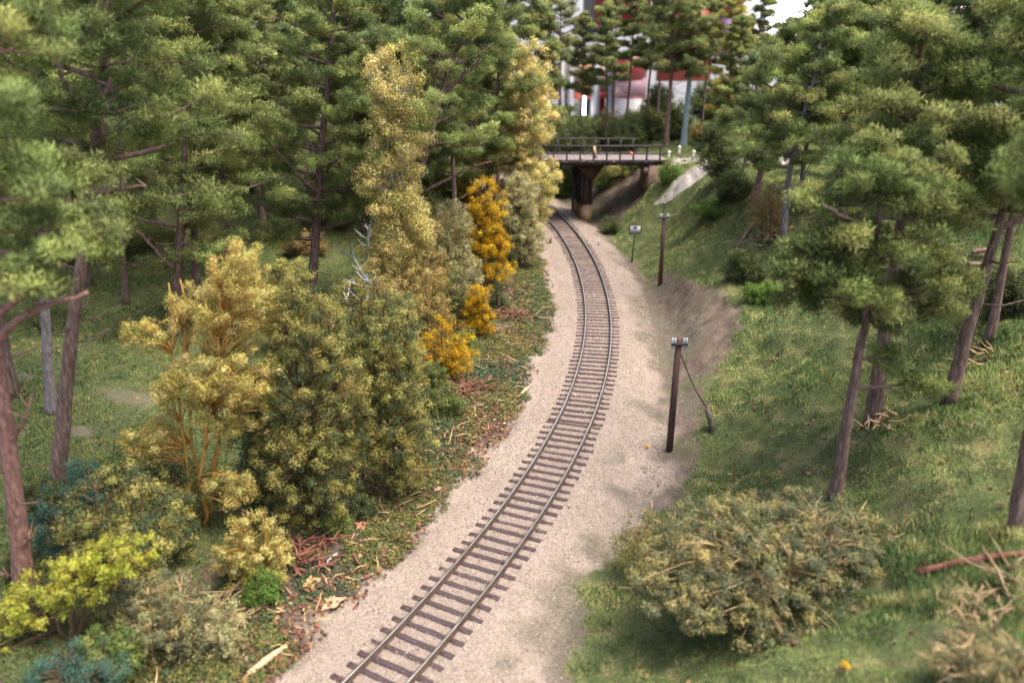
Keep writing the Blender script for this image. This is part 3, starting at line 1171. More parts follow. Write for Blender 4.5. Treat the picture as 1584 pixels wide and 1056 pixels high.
# pier wall of posts and planks beside the track, on its plinth
pc = place(905, 342)
pier_x, pier_y = pc[0] + .1, pc[1] + .15
th = R(6.5)
dv = np.array([-math.sin(th), math.cos(th)])        # along the track
pv = np.array([dv[1], -dv[0]])
RZ = np.array([[math.cos(th), -math.sin(th), 0], [math.sin(th), math.cos(th), 0], [0, 0, 1]])


def pl(a, c, z):
    return np.array([pier_x + dv[0] * a + pv[0] * c, pier_y + dv[1] * a + pv[1] * c, z])


mb = MB()
mb.box(pl(2.3, 0, .42), (.85, 4.9, 1.5), RZ)
mb.box(pl(2.3, 0, 1.22), (.70, 4.75, .12), RZ)
bpart(mb, 'plinth', M_PLINTH)
mb = MB()
for k in range(14):
    a = .30 + k * .315
    mb.box(pl(a, rng.normal() * .01, 3.0), (.40, .29, 3.5), RZ)
bpart(mb, 'pier_planking', M_PIERW)
for a in (.25, 1.6, 3.0, 4.35):
    for c in (-.42, .42):
        mb = MB()
        lo = -.1 if (c < 0 and a > 4) else 1.28
        mb.box(pl(a, c, (lo + 4.95) / 2), (.24, .26, 4.95 - lo), RZ)
        bpart(mb, 'pier_post', M_BEAM)
mb = MB()
mb.beam(pl(.25, -.60, 4.2), pl(4.35, -.60, 1.0), .10, .2)
mb.beam(pl(.25, -.72, 1.0), pl(4.35, -.72, 4.2), .10, .2)
bpart(mb, 'cross_brace', M_BEAM)
mb = MB()
for a in (.1, 1.6, 3.0, 4.4):
    tri = [(-.9, 5.0), (1.6, 5.0), (.5, 3.5), (-.5, 4.3)]
    v = [pl(a + e, c, z) for e in (-.16, .16) for c, z in tri]
    mb.add(v, [[0, 1, 2, 3], [7, 6, 5, 4], [0, 4, 5, 1], [1, 5, 6, 2], [2, 6, 7, 3], [3, 7, 4, 0]])
mb.box(pl(2.25, .35, 5.1), (2.7, 4.8, .16), RZ)
bpart(mb, 'corbel', M_PIERW)
ax = float(at_depth(1001, 260, Y0)[0])
mb = MB()
mb.box((ax + 1.35, 73.95, 3.55), (2.3, 5.1, 3.3))
mb.box((ax + .05, 73.95, 4.75), (.5, 4.9, .5))
bpart(mb, 'abutment', M_ABUT)

o = MB().beam(at_depth(921.8, 245.5, Y0 - .16), at_depth(919, 226, Y0 - .13), .22, .05).build('plank_offcut', M_WOODRAW)
tag(o, 'pale yellow board leaning upright against the near bridge railing', 'board')
mb = MB()
q = at_depth(977, 237, Y0 - .06)
mb.tube([q + np.array([-.18, 0, .1]), q, q + np.array([.2, -.02, -.35])], [.05, .13, .03], 6)
tag(mb.build('dry_leaf', plain_mat('rust_leaf', (.42, .17, .05))), 'curled rust coloured leaf caught on the near bridge railing', 'leaf')

# pale marker posts at the end of the bridge
M_POST = noise_mat('pale_post', (.30, .29, .27), (.46, .45, .42), 6., .8, .2)
M_POSTTOP = plain_mat('white_post_top', (.78, .78, .76))
for k, (a, b2, lab) in enumerate(((1034, 250, 'short pale post with white top nearest the bridge railing end'),
                                  (1050, 242, 'short pale post with white top behind the other two by the bridge'),
                                  (1072, 250, 'short pale post with white top farthest right of the bridge end'))):
    p = place(a, b2)
    e = empty('marker_post', p, lab, 'post', 'marker posts at the bridge end')
    MB().tube([(0, 0, -.2), (0, 0, .72)], [.13, .12], 8).build('post', M_POST, e, True)
    MB().tube([(0, 0, .72), (0, 0, .90), (0, 0, .98)], [.14, .14, .05], 8).build('cap', M_POSTTOP, e, True)


# ---------------------------------------------------------------- telegraph poles, sign
def pole(base, top_px, lab):
    p = place(*base)
    t = at_depth(top_px[0], top_px[1], p[1])
    L = t - p
    e = empty('telegraph_pole', p, lab, 'telegraph pole', 'telegraph poles beside the track')
    MB().tube([np.array([0, 0, -.4]), L * .5, L, L * 1.004], [.155, .145, .13, .06], 10).build('post', M_POLE, e, True)
    MB().box(L + np.array([0, -.14, -.20]), (.66, .09, .09)).build('crossarm', M_BEAM, e)
    for dx in (-.29, -.18, .18, .29):
        c = L + np.array([dx, -.14, -.20])
        ins = MB()
        ins.tube([c + np.array([0, 0, .04]), c + np.array([0, 0, .10]), c + np.array([0, 0, .16]), c + np.array([0, 0, .25]), c + np.array([0, 0, .30])], [.025, .058, .046, .054, .02], 10)
        ins.tube([c + np.array([0, 0, -.16]), c + np.array([0, 0, .05])], [.05, .03], 6)
        ins.build('insulator', M_PORC, e, True)
    return e, p, L


e, p, L = pole((1035, 698), (1050.5, 524), 'dark brown telegraph pole with a guy wire, beside the near bend')
st = place(1104, 667)
stop = at_depth(1093, 631, st[1] + .1)
g0 = L * .87 + np.array([.12, 0, 0])
g1 = stop - p
ks = np.linspace(0, 1, 12)
path = [g0 * (1 - t) + g1 * t + np.array([0, 0, -.18 * math.sin(math.pi * t)]) for t in ks]
MB().tube(path, np.full(12, .025), 5).build('guy_wire', M_WIRE, e)
mb = MB()
mb.tube([st - np.array([0, 0, .3]), st * .5 + stop * .5, stop - (stop - st) * .06, stop], [.13, .13, .115, .04], 9)
tag(mb.build('guy_stake', noise_mat('grey_stake', (.07, .06, .055), (.17, .15, .14), 6., .85, .4), None, True), 'short leaning grey brown stake anchoring the guy wire on the bank', 'stake')
pole((1021, 441), (1027.5, 332), 'dark brown telegraph pole without a guy wire, next to the small sign')

p = place(977, 406)
t = at_depth(982, 361, p[1]) - p
e = empty('track_sign', p, 'small whitish rectangular sign on a thin dark post beside the track', 'sign')
MB().tube([(0, 0, -.3), t * .5, t * 1.28], [.055, .05, .04], 8).build('post', M_BEAM, e, True)
bc = t + np.array([.0, -.09, .34])
M_BOARD = noise_mat('sign_white', (.50, .48, .49), (.62, .60, .60), 4., .6, .05)
M_INK = plain_mat('sign_ink', (.13, .12, .13))
bd = MB().box(bc, (.84, .04, .66)).build('board', M_BOARD, e)
fr = MB()
for dx, dz, a, c in ((0, .33, .9, .05), (0, -.33, .9, .05), (-.425, 0, .05, .61), (.425, 0, .05, .61)):
    fr.box(bc + np.array([dx, -.012, dz]), (a, .06, c))
fr.build('frame', M_BEAM, e)
sy = MB()
v = [bc + np.array([dx, -.026 - d_, dz]) for d_ in (0, .006) for dx, dz in ((-.2, .16), (-.1, .25), (0, .2), (.1, .25), (.2, .16), (0, -.04))]
sy.add(v, [[6 + i for i in range(6)][::-1]])
for k in range(7):
    hgt = .15 if k % 3 else .10
    sy.box(bc + np.array([-.28 + k * .093, -.028, -.19]), (.05, .012, hgt))
    if k % 2:
        sy.box(bc + np.array([-.28 + k * .093 + .02, -.029, -.14]), (.075, .010, .03))
sy.build('symbols', M_INK, bd)
MB().tube([t * 1.28, t * 1.28 + np.array([0, 0, .09]), t * 1.28 + np.array([0, 0, .2])], [.04, .07, .01], 8).build('finial', M_BEAM, e)

p = place(926, 380)
e = empty('stub_post', p, 'faint thin pale grey peg standing on the ballast beside the rails', 'peg')
MB().tube([(0, 0, -.1), (0, 0, .55)], [.06, .05], 6).build('peg', M_POST, e)
MB().tube([(0, 0, .55), (0, 0, .6), (0, 0, .63)], [.065, .065, .03], 6).build('peg_head', M_PORC, e)
p = place(851, 377)
MB().tube([p - np.array([0, 0, .1]), p + np.array([0, 0, .25]), p + np.array([.12, 0, .5])], [.11, .10, .03], 7).tube([p + np.array([-.3, 0, .04]), p + np.array([0, -.1, .1])], [.04, .05], 5).build('wooden_stub', M_TWIG).update_tag()
tag(bpy.data.objects['wooden_stub'], 'tiny dark wooden stub on the sand left of the track', 'stub')


# ---------------------------------------------------------------- exhibition hall behind the layout
M_WALL = plain_mat('hall_wall_white', (.62, .625, .64), .7)
hw = MB()
hw.box((60, 520, 40), (1500, 6, 272))
tag(hw.build('hall_wall', M_WALL), 'white exhibition hall wall far behind the trees', 'wall', None, 'structure')


def hall(name, lab, cat):
    return empty(name, (0, 0, -96), lab, cat)


def hb(px0_, py0_, px1_, py1_, Y, thick, name, mat, parent):
    a = at_depth(px0_, py0_, Y)
    b2 = at_depth(px1_, py1_, Y)
    o = MB().box(((a[0] + b2[0]) / 2, Y + thick / 2, (a[2] + b2[2]) / 2 + 96), (abs(b2[0] - a[0]), thick, abs(a[2] - b2[2]))).build(name, mat, parent)
    return o


C_RED = plain_mat('stand_red', (0.157, 0.006, 0.009), .4)
C_ORRED = plain_mat('stand_orange_red', (0.195, 0.023, 0.011), .4)
C_PEACH = plain_mat('stand_peach', (0.187, 0.127, 0.090), .5)
C_ORANGE = plain_mat('stand_orange', (0.217, 0.112, 0.026), .5)
C_GREYP = plain_mat('stand_grey', (0.097, 0.103, 0.116), .4)
C_DKGREY = plain_mat('stand_dark', (0.034, 0.034, 0.041), .4)
C_PALE = plain_mat('stand_pale', (0.187, 0.179, 0.187), .5)
C_PINK = plain_mat('stand_pink', (0.187, 0.105, 0.123), .5)
C_PURPLE = plain_mat('banner_purple', (0.064, 0.011, 0.090), .5)
C_CRIM = plain_mat('banner_crimson', (0.150, 0.008, 0.023), .5)
C_WINE = plain_mat('stand_wine', (0.064, 0.034, 0.034), .4)
C_TUBE = plain_mat('lit_tube', (1, .95, .85), .5, 9.)
M_LITWIN = plain_mat('bright_window', (1, 1, 1), .4, 2.2, (.95, .97, 1))
e = hall('hall_window', 'brightly lit hall window in the white gap at upper right', 'window')
hb(1196, -60, 1262, 56, 512, 2, 'pane', M_LITWIN, e)
hb(1193, -63, 1265, -60, 511, 3, 'frame_top', C_PALE, e)
hb(1193, 56, 1265, 59, 511, 3, 'frame_sill', C_PALE, e)
e = hall('exhibition_stand', 'red and peach exhibition stand seen between the trunks behind the bridge', 'exhibition stand')
hb(850, 98, 958, 147, 306, 3, 'back_panel', C_PEACH, e)
hb(900, 96, 922, 146, 303.5, 2, 'orange_panel', C_ORANGE, e)
hb(850, 144, 958, 153, 300, 3, 'fascia', C_ORRED, e)
hb(866, 153, 905, 300, 304, 2, 'wine_panel', C_WINE, e)
hb(868, 153, 876, 300, 303, 1, 'pale_panel', C_PALE, e)
hb(905, 153, 950, 300, 304, 2, 'dark_panel', C_DKGREY, e)
hb(918, 153, 930, 300, 302.5, 1.2, 'red_panel', C_ORRED, e)
hb(936, 168, 946, 200, 301.5, 1.2, 'bright_panel', C_PALE, e)
hb(876, 160, 894, 200, 302.4, 1.2, 'display_case', C_GREYP, e)
for k in (864.5, 878, 916, 941):
    hb(k, 95, k + 5, 330, 299, 1.2, 'stand_pole', C_GREYP, e)
e = hall('light_tube', 'bright glowing vertical light tube in front of the stand', 'lamp')
hb(900.5, 150, 905, 181, 296, 1.2, 'glowing_tube', C_TUBE, e)
hb(901, 181, 904.5, 340, 296.2, .9, 'tube_stand', C_GREYP, e)
e = hall('display_column', 'broad white column with a red crown behind the pines', 'column')
for nm, y0_, y1_, mt_, rr in (('red_crown', 88, 124, C_RED, 1.04), ('pink_band', 121, 150, C_PINK, 1.0), ('red_ring', 150, 153, C_CRIM, 1.02), ('white_drum', 153, 330, C_PALE, 1.0)):
    a = at_depth(953, y0_, 290)
    b2 = at_depth(1003, y1_, 290)
    cx_, rd = (a[0] + b2[0]) / 2, abs(b2[0] - a[0]) / 2 * rr
    v, q, caps = tube([(cx_, 296, b2[2] + 96), (cx_, 296, a[2] + 96)], [rd, rd], 32)
    mb = MB().add(v, q)
    for c in caps:
        mb.f.setdefault((32, 0), []).append(np.array([c], np.int32))
    mb.build(nm, mt_, e)
e = hall('red_banner', 'large red banner hanging high behind the pines over the bridge', 'banner')
hb(925, -120, 1004, 44, 330, 1, 'cloth', C_RED, e)
hb(922, 38, 1007, 43, 328.6, 1.2, 'bottom_bar', C_CRIM, e)
e = hall('orange_banner', 'smaller bright red banner above the teal barked tree', 'banner')
hb(1022, 10, 1098, 126, 335, 1, 'cloth', C_ORRED, e)
hb(1050, 40, 1080, 70, 334, .8, 'inset', C_RED, e)
e = hall('purple_banner', 'tall crimson and purple banner behind the golden pine', 'banner')
hb(1100, -120, 1148, 26, 340, 1, 'crimson_cloth', C_CRIM, e)
hb(1102, 26, 1152, 88, 340.2, 1, 'purple_cloth', C_PURPLE, e)
e = hall('grey_pillar', 'grey hall pillar rising behind the pines left of the red banner', 'pillar')
hb(908, -120, 934, 60, 345, 8, 'shaft', C_GREYP, e)
hb(904, 52, 938, 66, 343, 12, 'pillar_foot', C_DKGREY, e)
e = hall('counter', 'bright orange red counter left of the exhibition stand', 'counter')
hb(838, 166, 866, 260, 305, 8, 'front', C_ORRED, e)
hb(836, 163, 868, 167, 304, 10, 'top', C_PALE, e)
# ---------------------------------------------------------------- pines
LEFTG, RIGHTG, BACKG = 'pines in the wood left of the track', 'pines on the right bank', 'pines behind the bridge'


def loc_guide(p, pts):
    """photo points along a trunk, taken in the vertical plane through its base -> local path"""
    g = [(at_depth(pts[0][0], pts[0][1], p[1]) - p) * -.12, np.zeros(3)]
    for (a, b2) in pts:
        g.append(at_depth(a, b2, p[1]) - p)
    return g


def key_pine(base, pts, label, seed, group=LEFTG, H=None, pads=None, limbs=(), **kw):
    p = place(*base)
    g = loc_guide(p, pts)
    if H is not None and g[-1][2] < H:
        d = (g[-1] - g[-2])
        d = d / max(d[2], .3)
        d[:2] = np.clip(d[:2], -.2, .2)
        g.append(g[-1] + d * (H - g[-1][2]))
    H = g[-1][2]
    e = empty('pine_tree', p, label, 'pine tree', group)
    if pads is not None:
        pads = [(at_depth(a, b2, p[1] + dy) - p, r * mpp(at_depth(a, b2, p[1] + dy))) for a, b2, r, dy in pads]
    lm = [([at_depth(a, b2, p[1] + dy) - p for a, b2, dy in l], r) for l, r in limbs]
    pine(e, H, seed, g, pads=pads, limbs=lm, **kw)
    return e


# left wood, nearest first
key_pine((40, 925), [(22, 760), (6, 640), (-14, 500), (-45, 330), (-80, 120)], 'pine with reddish trunk at the left edge, nearest the camera', 1, H=19, bark=M_BARKRED, rad=.30, dead=7,
         limbs=[([(-30, 500, 0), (20, 470, -.6), (55, 430, -1), (88, 408, -1.2)], .12), ([(-20, 545, 0), (30, 490, -.8), (80, 468, -1.4), (135, 452, -1.8)], .12), ([(10, 690, 0), (28, 668, -.2), (44, 632, -.4)], .08), ([(28, 850, 0), (44, 838, -.2), (56, 815, -.3)], .06), ([(30, 888, 0), (14, 892, -.1), (2, 888, -.2)], .05)],
         pads=[(20, 60, 58, 0), (70, 20, 46, 1), (-20, 150, 62, 0), (40, 150, 46, -1), (90, 290, 42, -1.2), (40, 340, 50, -1), (20, 250, 54, -.5), (100, 400, 39, -1.6), (60, 445, 35, -1.8), (-60, 300, 62, 0), (-40, 420, 62, 0), (140, 370, 35, -.6), (-100, 60, 70, 0), (-120, 180, 70, 1.5), (25, 420, 31, -1.5), (150, 330, 23, 0)])
key_pine((90, 746), [(102, 600), (117, 465), (133, 350), (148, 215), (166, 80)], 'tall pine with a bare purplish trunk leaning right over the open grass', 2, H=20.5, start=.50, reach=3.9, nl=26, rad=.28, dead=12
         , limbs=[([(134, 350, 0), (122, 322, -.6), (100, 300, -1), (92, 270, -1.2)], .10), ([(136, 345, 0), (160, 318, .5), (200, 306, 1), (240, 298, 1.2)], .10), ([(139, 300, 0), (170, 295, -.5), (225, 288, -1)], .09), ([(142, 262, 0), (120, 240, .4), (95, 228, .6), (60, 215, .8)], .09), ([(146, 225, 0), (165, 205, -.3), (158, 160, -.5), (170, 120, -.8)], .10), ([(150, 200, 0), (125, 180, -.6), (108, 140, -1), (85, 95, -1.4)], .11), ([(141, 270, 0), (165, 240, .8), (190, 228, 1.4)], .06), ([(133, 352, 0), (118, 335, .3), (96, 318, .6)], .07)])
key_pine((80, 638), [(72, 520), (66, 400), (64, 280), (62, 120)], 'slim grey barked pine just behind the leaning purplish trunk', 3, H=18.5, start=.5, reach=3.2, bark=M_BARKGREY, rad=.24)
key_pine((268, 520), [(275, 430), (283, 300), (286, 220), (295, 90)], 'pine with upright brown trunk rising behind the ochre birch', 4, H=18.5, start=.22, reach=4.4, nl=36, rad=.30, dead=9
         , limbs=[([(276, 425, 0), (245, 395, -.8), (225, 365, -1.2), (170, 338, -1.8)], .11), ([(280, 330, 0), (312, 298, -.6), (318, 288, -.8)], .07), ([(281, 352, 0), (300, 335, -.7), (312, 318, -1)], .07), ([(290, 190, 0), (272, 120, -.6), (250, 80, -1), (220, 48, -1.4)], .10), ([(291, 150, 0), (315, 118, -.3), (350, 90, -.6)], .08)])
key_pine((305, 490), [(303, 430), (300, 330), (318, 150)], 'darker second trunk close behind the pine above the ochre birch', 5, H=19, start=.5, reach=3.2, nl=22)
key_pine((478, 476), [(488, 380), (494, 260), (505, 150), (512, 60)], 'big pine with widely forking grey brown limbs left of the golden birch', 6, H=20, start=.22, reach=4.8, nl=36, rad=.34, dead=6, bark=M_BARK
         , limbs=[([(492, 300, 0), (455, 268, -.9), (428, 232, -1.5), (402, 207, -2)], .13), ([(497, 240, 0), (475, 222, -.7), (450, 212, -1.2)], .11), ([(496, 268, 0), (515, 256, -.6), (530, 258, -.9)], .08), ([(499, 232, 0), (512, 218, -.5), (524, 216, -.7)], .07), ([(488, 345, 0), (478, 325, -.6), (475, 300, -.8)], .08)])
key_pine((596, 462), [(614, 380), (636, 310), (655, 250), (690, 120), (735, 0)], 'pine with a strongly slanting trunk right of the golden birch', 7, H=20, start=.42, reach=4.6, nl=30, rad=.33
         , limbs=[([(645, 305, 0), (672, 288, -.7), (710, 268, -1.2), (760, 250, -1.6)], .12), ([(682, 152, 0), (705, 128, -.4), (730, 105, -.8), (745, 92, -1)], .13), ([(678, 160, 0), (672, 128, -.5), (684, 70, -.9)], .12), ([(672, 185, 0), (662, 150, -.4), (664, 110, -.7)], .07), ([(662, 230, 0), (690, 222, -.6), (740, 228, -1.1)], .07)])
key_pine((750, 352), [(757, 275), (766, 200), (772, 100)], 'slender pine standing against the second golden birch by the bridge', 8, H=18.6, start=.24, reach=4.2, nl=32, rad=.27
         , limbs=[([(764, 215, 0), (790, 200, -.7), (830, 190, -1.2), (848, 182, -1.4)], .09), ([(769, 160, 0), (790, 140, -.6), (815, 118, -1)], .08), ([(770, 130, 0), (785, 112, -.4), (800, 104, -.7)], .07), ([(772, 90, 0), (780, 60, -.5), (775, 25, -.8)], .09)])
key_pine((196, 470), [(190, 400), (188, 300), (190, 100)], 'thin pine trunk between the leaning pine and the upright brown one', 9, H=18, start=.45, reach=3.1, nl=22, rad=.2)
key_pine((705, 395), [(704, 330), (700, 240), (690, 90)], 'pine half hidden behind the slanting trunk', 10, H=18, start=.42, reach=3.2, nl=24, rad=.23)

# right bank
key_pine((1293, 764), [(1313, 640), (1338, 500), (1352, 400), (1362, 310), (1375, 205)], 'blurred pine with layered crown and bare leaning trunk in the right foreground', 20, RIGHTG, rad=.23, padscale=.92, nlen=.12, nwid=.042, dead=0,
         pads=[(1375, 222, 48, 0), (1320, 245, 42, .3), (1430, 240, 42, -.3), (1285, 300, 50, .3), (1370, 290, 45, -.6), (1460, 290, 45, .3), (1420, 335, 48, -.4), (1320, 335, 40, .6), (1475, 350, 42, .4), (1255, 370, 50, .2), (1215, 400, 42, -.2), (1300, 410, 45, -.5), (1370, 395, 48, -.8), (1450, 400, 52, .2), (1250, 450, 46, .3), (1300, 480, 38, .5), (1460, 470, 45, .5), (1505, 440, 36, .8), (1420, 575, 44, .5), (1385, 545, 26, .2), (1400, 440, 40, .9), (1235, 420, 36, .6), (1340, 440, 46, -.8), (1395, 480, 44, -.5), (1270, 410, 46, -.6), (1430, 440, 44, -.5), (1340, 270, 40, -.7), (1415, 290, 44, -.8), (1345, 480, 30, .6), (1290, 350, 44, -.5)]
         , limbs=[([(1357, 352, 0), (1325, 345, -.6), (1290, 330, -1), (1282, 322, -1.1)], .10), ([(1342, 478, 0), (1385, 480, -.5), (1410, 480, -.8)], .07), ([(1340, 475, 0), (1322, 465, -.5), (1318, 452, -.7)], .06)])
key_pine((1350, 655), [(1362, 560), (1375, 470), (1395, 330), (1410, 200)], 'thick reddish trunked pine right behind the blurred foreground pine', 21, RIGHTG, H=13.5, start=.55, reach=3.2, nl=22, rad=.30)
key_pine((1468, 626), [(1487, 545), (1506, 480), (1535, 385), (1565, 270), (1590, 150)], 'pine with a dark trunk leaning right, on the grass at the right', 22, RIGHTG, H=13.5, start=.45, reach=3.2, nl=26, rad=.24)
key_pine((1530, 528), [(1545, 450), (1560, 370), (1578, 270)], 'slimmer pine trunk beside the one leaning right', 23, RIGHTG, H=13, start=.42, reach=2.8, nl=22, rad=.2)
key_pine((1572, 815), [(1582, 730), (1600, 620), (1650, 450)], 'pine whose lower trunk stands at the right edge of the picture', 24, RIGHTG, H=11, start=.74, reach=1.7, nl=16, rad=.2, dead=2)
key_pine((1213, 385), [(1214, 320), (1224, 250), (1243, 180), (1262, 110)], 'grey barked pine with a kinked forking trunk above the dirt bank', 25, RIGHTG, H=14, start=.36, reach=3.2, nl=30, rad=.24, bark=M_BARKGREY
         , limbs=[([(1226, 235, 0), (1212, 205, -.6), (1208, 190, -.8)], .08), ([(1214, 330, 0), (1235, 290, -.8), (1245, 262, -1), (1258, 250, -1.2)], .07)])
key_pine((1166, 314), [(1176, 270), (1186, 220), (1200, 150)], 'pine on reddish bare soil uphill of the dirt bank', 26, RIGHTG, H=11.5, start=.3, reach=3.0, nl=26, rad=.26, bark=M_BARKRED)
key_pine((1248, 330), [(1240, 270), (1250, 210), (1285, 90)], 'pine with twisted thin stems behind the kinked grey one', 27, RIGHTG, H=13.5, start=.4, reach=3.3, nl=26, rad=.2)

# behind the bridge
key_pine((1030, 226), [(1035, 160), (1040, 90), (1042, 20)], 'tall straight reddish pine at the right end of the bridge', 30, BACKG, H=18.5, start=.38, reach=3.3, nl=28, rad=.27, bark=M_BARKRED, pal=PINE_FAR)
key_pine((1057, 226), [(1061, 180), (1067, 120), (1070, 60)], 'tree with pale teal lichen covered trunk beside the reddish pine', 31, BACKG, H=13.5, start=.5, reach=2.8, nl=20, rad=.36, bark=M_BARKTEAL, pal=PINE_FAR)
key_pine((866, 190), [(867, 140), (866, 80), (868, 10)], 'leftmost dark pine in the row behind the bridge', 32, BACKG, H=17, start=.4, reach=2.8, nl=24, rad=.18, pal=PINE_FAR)

# shared crowns for the wood behind
PROTO = []
for k in range(6):
    e = empty('pine_tree', (0, 0, 0), 'x', 'pine tree', LEFTG)
    pine(e, 18, 60 + k, None, start=(.36, .3, .42, .33, .38, .3)[k], reach=(3.2, 3.8, 3.0, 3.5, 2.8, 3.4)[k], nl=28, per=40, nlen=.2, nwid=.085,
         pal=(PINE, PINE, PINE_FAR, PINE_FAR, PINE, PINE_BLUE)[k], rad=.25)
    PROTO.append([e, False])
BPROTO = []
for k in range(3):
    e = empty('pine_tree', (0, 0, 0), 'x', 'pine tree', BACKG)
    pine(e, 18, 90 + k, None, start=(.48, .42, .5)[k], reach=(2.3, 2.6, 2.2)[k], nl=19, per=40, nlen=.2, nwid=.085, pal=PINE_FAR, rad=.22, dead=4)
    BPROTO.append([e, False])
GOLDP = empty('pine_tree', (0, 0, 0), 'x', 'pine tree', BACKG)
pine(GOLDP, 18, 77, None, start=.25, reach=3.3, nl=28, per=40, nlen=.2, nwid=.085, pal=PINE_GOLD)
GOLDP = [GOLDP, False]


def proto_pine(pr, loc, H, label, group, rz):
    e, used = pr
    s_ = H / 18.
    if not used:
        e.location = loc
        e.rotation_euler = (0, 0, rz)
        e.scale = (s_, s_, s_)
        tag(e, label, None, group)
        pr[1] = True
        return e
    return copy_tree(e, loc, rz, s_, label, group)


rng = rs(303)
ROWS = [
    # (photo x, world Y, height, proto, label)
    (-60, 33, 19, 0, 'pine at the far left edge behind the reddish trunk'),
    (25, 42, 19, 1, 'bushy pine filling the upper left corner'),
    (110, 50, 19, 3, 'pine behind the leaning purplish trunk in the upper left'),
    (235, 54, 19, 4, 'pine between the thin trunk and the upright brown trunk, one row back'),
    (350, 52, 19.5, 1, 'pine left of the big forking pine, one row back'),
    (405, 60, 20, 3, 'pine with pinkish stem showing high up left of the big forking pine'),
    (560, 62, 19, 0, 'pine rising behind the top of the golden birch'),
    (640, 60, 19.5, 5, 'pine directly above the slanting trunk, one row back'),
    (725, 66, 19, 4, 'pine between the slanting and the slender pine, one row back'),
    (815, 72, 19, 2, 'pine just left of the white gap above the bridge'),
    (-30, 62, 18, 5, 'far pine at the left edge of the wood'),
    (60, 70, 18.5, 2, 'far pine deep in the upper left of the wood'),
    (160, 68, 18, 0, 'far pine deep behind the leaning trunk'),
    (270, 74, 18.5, 5, 'far pine deep behind the upright brown trunk'),
    (450, 76, 18.5, 2, 'far pine deep behind the big forking pine'),
    (520, 80, 19, 4, 'far pine deep left of the golden birch top'),
    (610, 82, 19, 3, 'far pine deep behind the golden birch'),
    (690, 84, 19, 1, 'far pine deep behind the slanting trunk'),
    (770, 86, 18.5, 0, 'far pine deep behind the slender pine'),
    (0, 88, 18, 3, 'rearmost pine at the left edge of the wood'),
    (120, 90, 18, 4, 'rearmost pine in the left third of the wood'),
    (210, 92, 18, 1, 'rearmost pine behind the thin trunk'),
    (330, 90, 18, 2, 'rearmost pine behind the ochre birch'),
    (400, 94, 18, 0, 'rearmost pine left of the big forking pine'),
    (570, 96, 18, 5, 'rearmost pine behind the golden birch'),
    (480, 98, 18, 3, 'rearmost pine between the big forking pine and the golden birch'),
    (650, 99, 18, 0, 'rearmost pine behind the slanting trunk'),
    (730, 98, 17.5, 2, 'rearmost pine behind the slender pine'),
    (310, 64, 18.5, 4, 'pine two rows behind the upright brown trunk'),
    (85, 58, 18.5, 1, 'pine two rows behind the leaning purplish trunk'),
    (590, 72, 18.5, 2, 'pine two rows behind the golden birch top'),
    (480, 66, 18.5, 5, 'pine two rows behind the big forking pine'),
]
for a, Y, H, k, lab in ROWS:
    X = at_depth(a, 300, Y)[0]
    X = max(-58, X)
    proto_pine(PROTO[k], (X, Y, float(terrain(X, Y)) - .2), H, lab, LEFTG, rng.uniform(0, 6.28))
BROWS = [
    (898, 88, 15.0, 2, 'dark pine behind the bridge left of the light tube'),
    (938, 86, 14.6, 3, 'pine behind the middle of the bridge with a thin dark trunk'),
    (948, 94, 15, 1, 'pine close behind the thin dark trunk over the bridge'),
    (1015, 96, 15.5, 0, 'rear pine between the white column and the tall reddish pine'),
    (1062, 98, 15.5, 4, 'rear pine above the teal barked tree'),
    (968, 90, 15.5, 2, 'pine standing before the white column'),
    (1000, 87, 14.8, 3, 'pine right of the white column'),
    (1085, 90, 13.5, 3, 'pine behind the teal barked tree'),
    (1160, 84, 14.6, 2, 'pine standing alone against the white wall right of the purple banner'),
    (1238, 88, 14.4, 4, 'small topped pine in the white gap at upper right'),
]
for a, Y, H, k, lab in BROWS:
    X = at_depth(a, 200, Y)[0]
    proto_pine(BPROTO[k % 3], (X, Y, float(terrain(X, Y)) - .2), H, lab, BACKG, rng.uniform(0, 6.28))
X = at_depth(1118, 200, 82)[0]
proto_pine(GOLDP, (X, 82, float(terrain(X, 82)) - .2), 14.2, 'golden green pine in front of the purple banner', BACKG, 1.)
RROWS = [
    (1300, 62, 13.5, 1, 'pine behind the kinked grey one towards the white gap'),
    (1345, 52, 14, 0, 'pine rising behind the crown of the foreground pine'),
    (1400, 60, 14.5, 3, 'pine at the top edge right of the white gap'),
    (1440, 46, 14, 5, 'pine behind the right side of the foreground crown'),
    (1500, 56, 15, 1, 'pine at the top edge above the leaning dark trunk'),
    (1560, 44, 14.5, 0, 'pine in the upper right corner'),
    (1150, 68, 9.5, 5, 'smaller pine between the dark bush and the golden pine'),
    (1130, 78, 11.5, 1, 'pine uphill of the pale path'),
    (1215, 74, 11.8, 2, 'pine below the white gap at upper right'),
    (1270, 78, 12.0, 4, 'pine behind the twisted thin stems'),
    (1350, 76, 13.5, 2, 'far pine behind the foreground crown top'),
    (1460, 48, 13, 2, 'dark far pine on the right bank right of the foreground crown'),
    (1640, 40, 14, 3, 'pine beyond the right edge beside the upper right corner one'),
]
for a, Y, H, k, lab in RROWS:
    X = min(35, at_depth(a, 250, Y)[0])
    proto_pine(PROTO[k], (X, Y, float(terrain(X, Y)) - .2), H, lab, RIGHTG, rng.uniform(0, 6.28))


